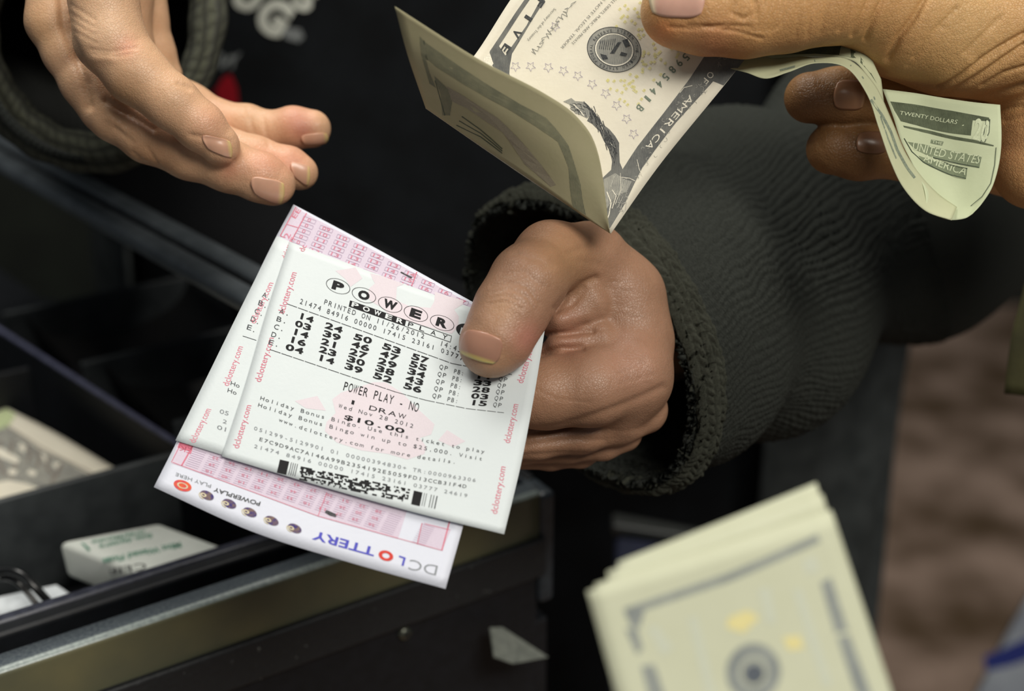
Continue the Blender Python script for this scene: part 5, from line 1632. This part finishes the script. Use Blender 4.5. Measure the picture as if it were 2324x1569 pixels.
e.poly(shP, cP([(985, 630), (1115, 655), (1100, 695), (975, 670)]))
e.finish(twenty)
e = Ink('pale_lettering', ink('pale_green_print', rgb(206, 214, 180)), 3)
e.text(shP, '20', cP([(1415, 620)])[0], cP([(1570, 655)])[0], (8, -44), bold=0.03)
e.text(shP, 'TWENTY DOLLARS', cP([(650, 370)])[0], cP([(1250, 470)])[0], (2, -8))
e.text(shP, 'UNITED STATES', cP([(790, 735)])[0], cP([(1480, 885)])[0], (2, -17), bold=0.0)
e.text(shP, 'AMERICA', cP([(900, 855)])[0], cP([(1340, 1005)])[0], (2, -16), bold=0.0)
e.text(shP, 'THE', cP([(990, 665)])[0], cP([(1100, 690)])[0], (1, -6))
e.finish(twenty)
e = Ink('dark_outlines', ink('dark_green_print', rgb(58, 70, 58)), 4)
e.path(shP, cP([(1600, 420), (1590, 560), (1545, 660)]), 1.6); e.path(shP, cP([(1560, 420), (1540, 560), (1500, 670)]), 1.2)
e.path(shP, cP([(1665, 715), (1650, 900), (1610, 1090), (1520, 1230), (1400, 1330)]), 1.4)
e.path(shP, cP([(1120, 870), (1180, 895), (1365, 935)]), 1.2); e.path(shP, cP([(1000, 820), (1250, 880), (1490, 925)]), 1.6); e.path(shP, cP([(1040, 940), (1180, 1000), (1350, 1042)]), 1.6)
e.path(shP, cP([(700, 620), (780, 760), (900, 870), (1040, 940)]), 1.6)
e.finish(twenty)
e = Ink('band_engraving', ink('band_dark_ink', rgb(96, 108, 98), 0.7, rgb(142, 150, 128)), 1)
e.path(shT, [(1976, 226), (2002, 262), (2022, 300), (2036, 340), (2058, 380), (2076, 404)], 6)
e.path(shT, [(1930, 148), (1958, 176), (1984, 222), (2002, 276), (2016, 316), (2034, 360)], 3)
e.path(shT, [(1770, 160), (1800, 152), (1850, 138)], 5)
e.finish(twenty)
e = Ink('inner_fold_engraving', M['engrave_green'], 1)
e.poly(shB, [(1640, 112), (1700, 100), (1790, 96), (1880, 92), (1900, 100), (1960, 140), (1990, 190), (1960, 150), (1920, 128), (1850, 122), (1740, 126), (1690, 124)], cut=10)
e.finish(twenty)

# ---------------------------------------------------------------- stack of notes, close and out of focus, lower right
def stack_note(corners, off, label, prints=False, thick=0.12):
    o = empty('banknote', P(1650, 1400, 300 + off)); o['_w'] = list(o.location)
    tag(o, label, 'banknote', 'stack of banknotes at lower right')
    c = [(x, y, d + off) for x, y, d in corners]
    sh = Sheet([[c[0], tuple((c[0][i] + c[1][i]) / 2 + (0, 2, -0.8)[i] for i in range(3)), c[1]],
                [tuple((c[0][i] + c[3][i]) / 2 for i in range(3)), tuple(sum(q[i] for q in c) / 4 for i in range(3)), tuple((c[1][i] + c[2][i]) / 2 for i in range(3))],
                [c[3], tuple((c[3][i] + c[2][i]) / 2 for i in range(3)), c[2]]])
    sh.build('note_paper', M['bill_stack'], o, 16, 20, thick)
    return o, sh
M['bill_stack'] = paper_mat('banknote_stack_paper', rgb(196, 198, 174), rgb(188, 190, 164), 0.1)
b0 = (1332, 1342, 280); b1 = (1890, 1168, 284); b2 = (2100, 1800, 268); b3 = (1480, 1870, 266)
o1, s1 = stack_note([b0, b1, b2, b3], 0, 'front banknote of the blurred stack at lower right, its seal showing')
stack_note([(1350, 1326, 281), (1886, 1158, 285), (2094, 1790, 269), (1472, 1860, 267)], 1.4, 'second banknote of the blurred stack, a thin rim above the front one')
stack_note([(1378, 1298, 281), (1866, 1122, 285), (2084, 1780, 269), (1462, 1850, 267)], 2.8, 'third banknote of the blurred stack, showing above the second')
stack_note([(1402, 1276, 282), (1852, 1096, 286), (2070, 1770, 270), (1452, 1840, 268)], 4.4, 'rearmost banknote of the blurred stack with its corner highest')
cS = Cz(1300, 1050, 2.2695)
e = Ink('border_engraving', engraved('stack_border_ink', rgb(96, 102, 106), rgb(150, 154, 146), 700), 1)
e.poly(s1, cS([(260, 755), (360, 720), (800, 570), (1260, 370), (1275, 410), (820, 610), (370, 760), (345, 850), (300, 850)]), cut=8)
e.poly(s1, cS([(1275, 620), (1330, 590), (1420, 870), (1350, 880)]), cut=8)
e.poly(s1, cS([(350, 1050), (420, 1040), (480, 1220), (400, 1240)]), cut=8)
e.poly(s1, cS([(1360, 900), (1425, 885), (1540, 1200), (1470, 1220)]), cut=8)
e.poly(s1, cS([(270, 860), (330, 850), (360, 960), (330, 990)]), cut=8)
sc0 = cS([(930, 1080)])[0]
e.ring(s1, sc0, 62, 66, 0.2, inner=0.5, n=50); e.ring(s1, sc0, 27, 29, 0.2)
e.finish(o1)
e = Ink('seal_centre', ink('stack_dark', rgb(84, 90, 98)), 2)
e.ring(s1, cS([(935, 1090)])[0], 22, 22, 0)
e.finish(o1)
e = Ink('faint_details', ink('stack_faint', rgb(178, 182, 166), 0.7, rgb(186, 190, 170)), 1)
e.poly(s1, cS([(950, 650), (1020, 645), (1050, 830), (1000, 840)])); e.poly(s1, cS([(590, 800), (640, 790), (740, 1200), (690, 1210)]), cut=8)
e.poly(s1, cS([(1130, 660), (1180, 650), (1340, 1150), (1290, 1160)]), cut=8); e.poly(s1, cS([(1180, 500), (1250, 480), (1270, 560), (1200, 580)]))
e.poly(s1, cS([(380, 850), (440, 840), (520, 960), (460, 1000)]))
e.finish(o1)
e = Ink('yellow_details', ink('stack_yellow', rgb(214, 204, 146)), 1)
e.poly(s1, cS([(800, 800), (900, 760), (960, 800), (880, 880), (790, 850)])); e.poly(s1, cS([(1080, 900), (1170, 890), (1190, 960), (1110, 970)]))
e.finish(o1)

# blue and white wrapper on the floor, far and blurred
wp = Sheet([[(2366, 1310, 1150), (2500, 1240, 1180), (2700, 1200, 1200)], [(2292, 1430, 1120), (2420, 1400, 1140), (2600, 1380, 1160)], [(2210, 1590, 1080), (2330, 1600, 1090), (2560, 1640, 1100)]])
wr = wp.build('plastic_wrapper', simple('wrapper_white', rgb(160, 166, 172), 0.5, rgb(112, 116, 126), 14, 0.3, 60), None, 16, 16, 6)
tag(wr, 'blurred blue and white plastic package at the lower right edge', 'package')
e = Ink('blue_stripe', ink('wrapper_blue', rgb(36, 46, 110)), 10)
e.poly(wp, [(2232, 1490), (2300, 1462), (2400, 1420), (2420, 1470), (2300, 1510), (2236, 1524)], cut=8)
so = e.finish(None)
so.parent = wr
for o in bpy.data.objects:
    if '_w' in o: del o['_w']
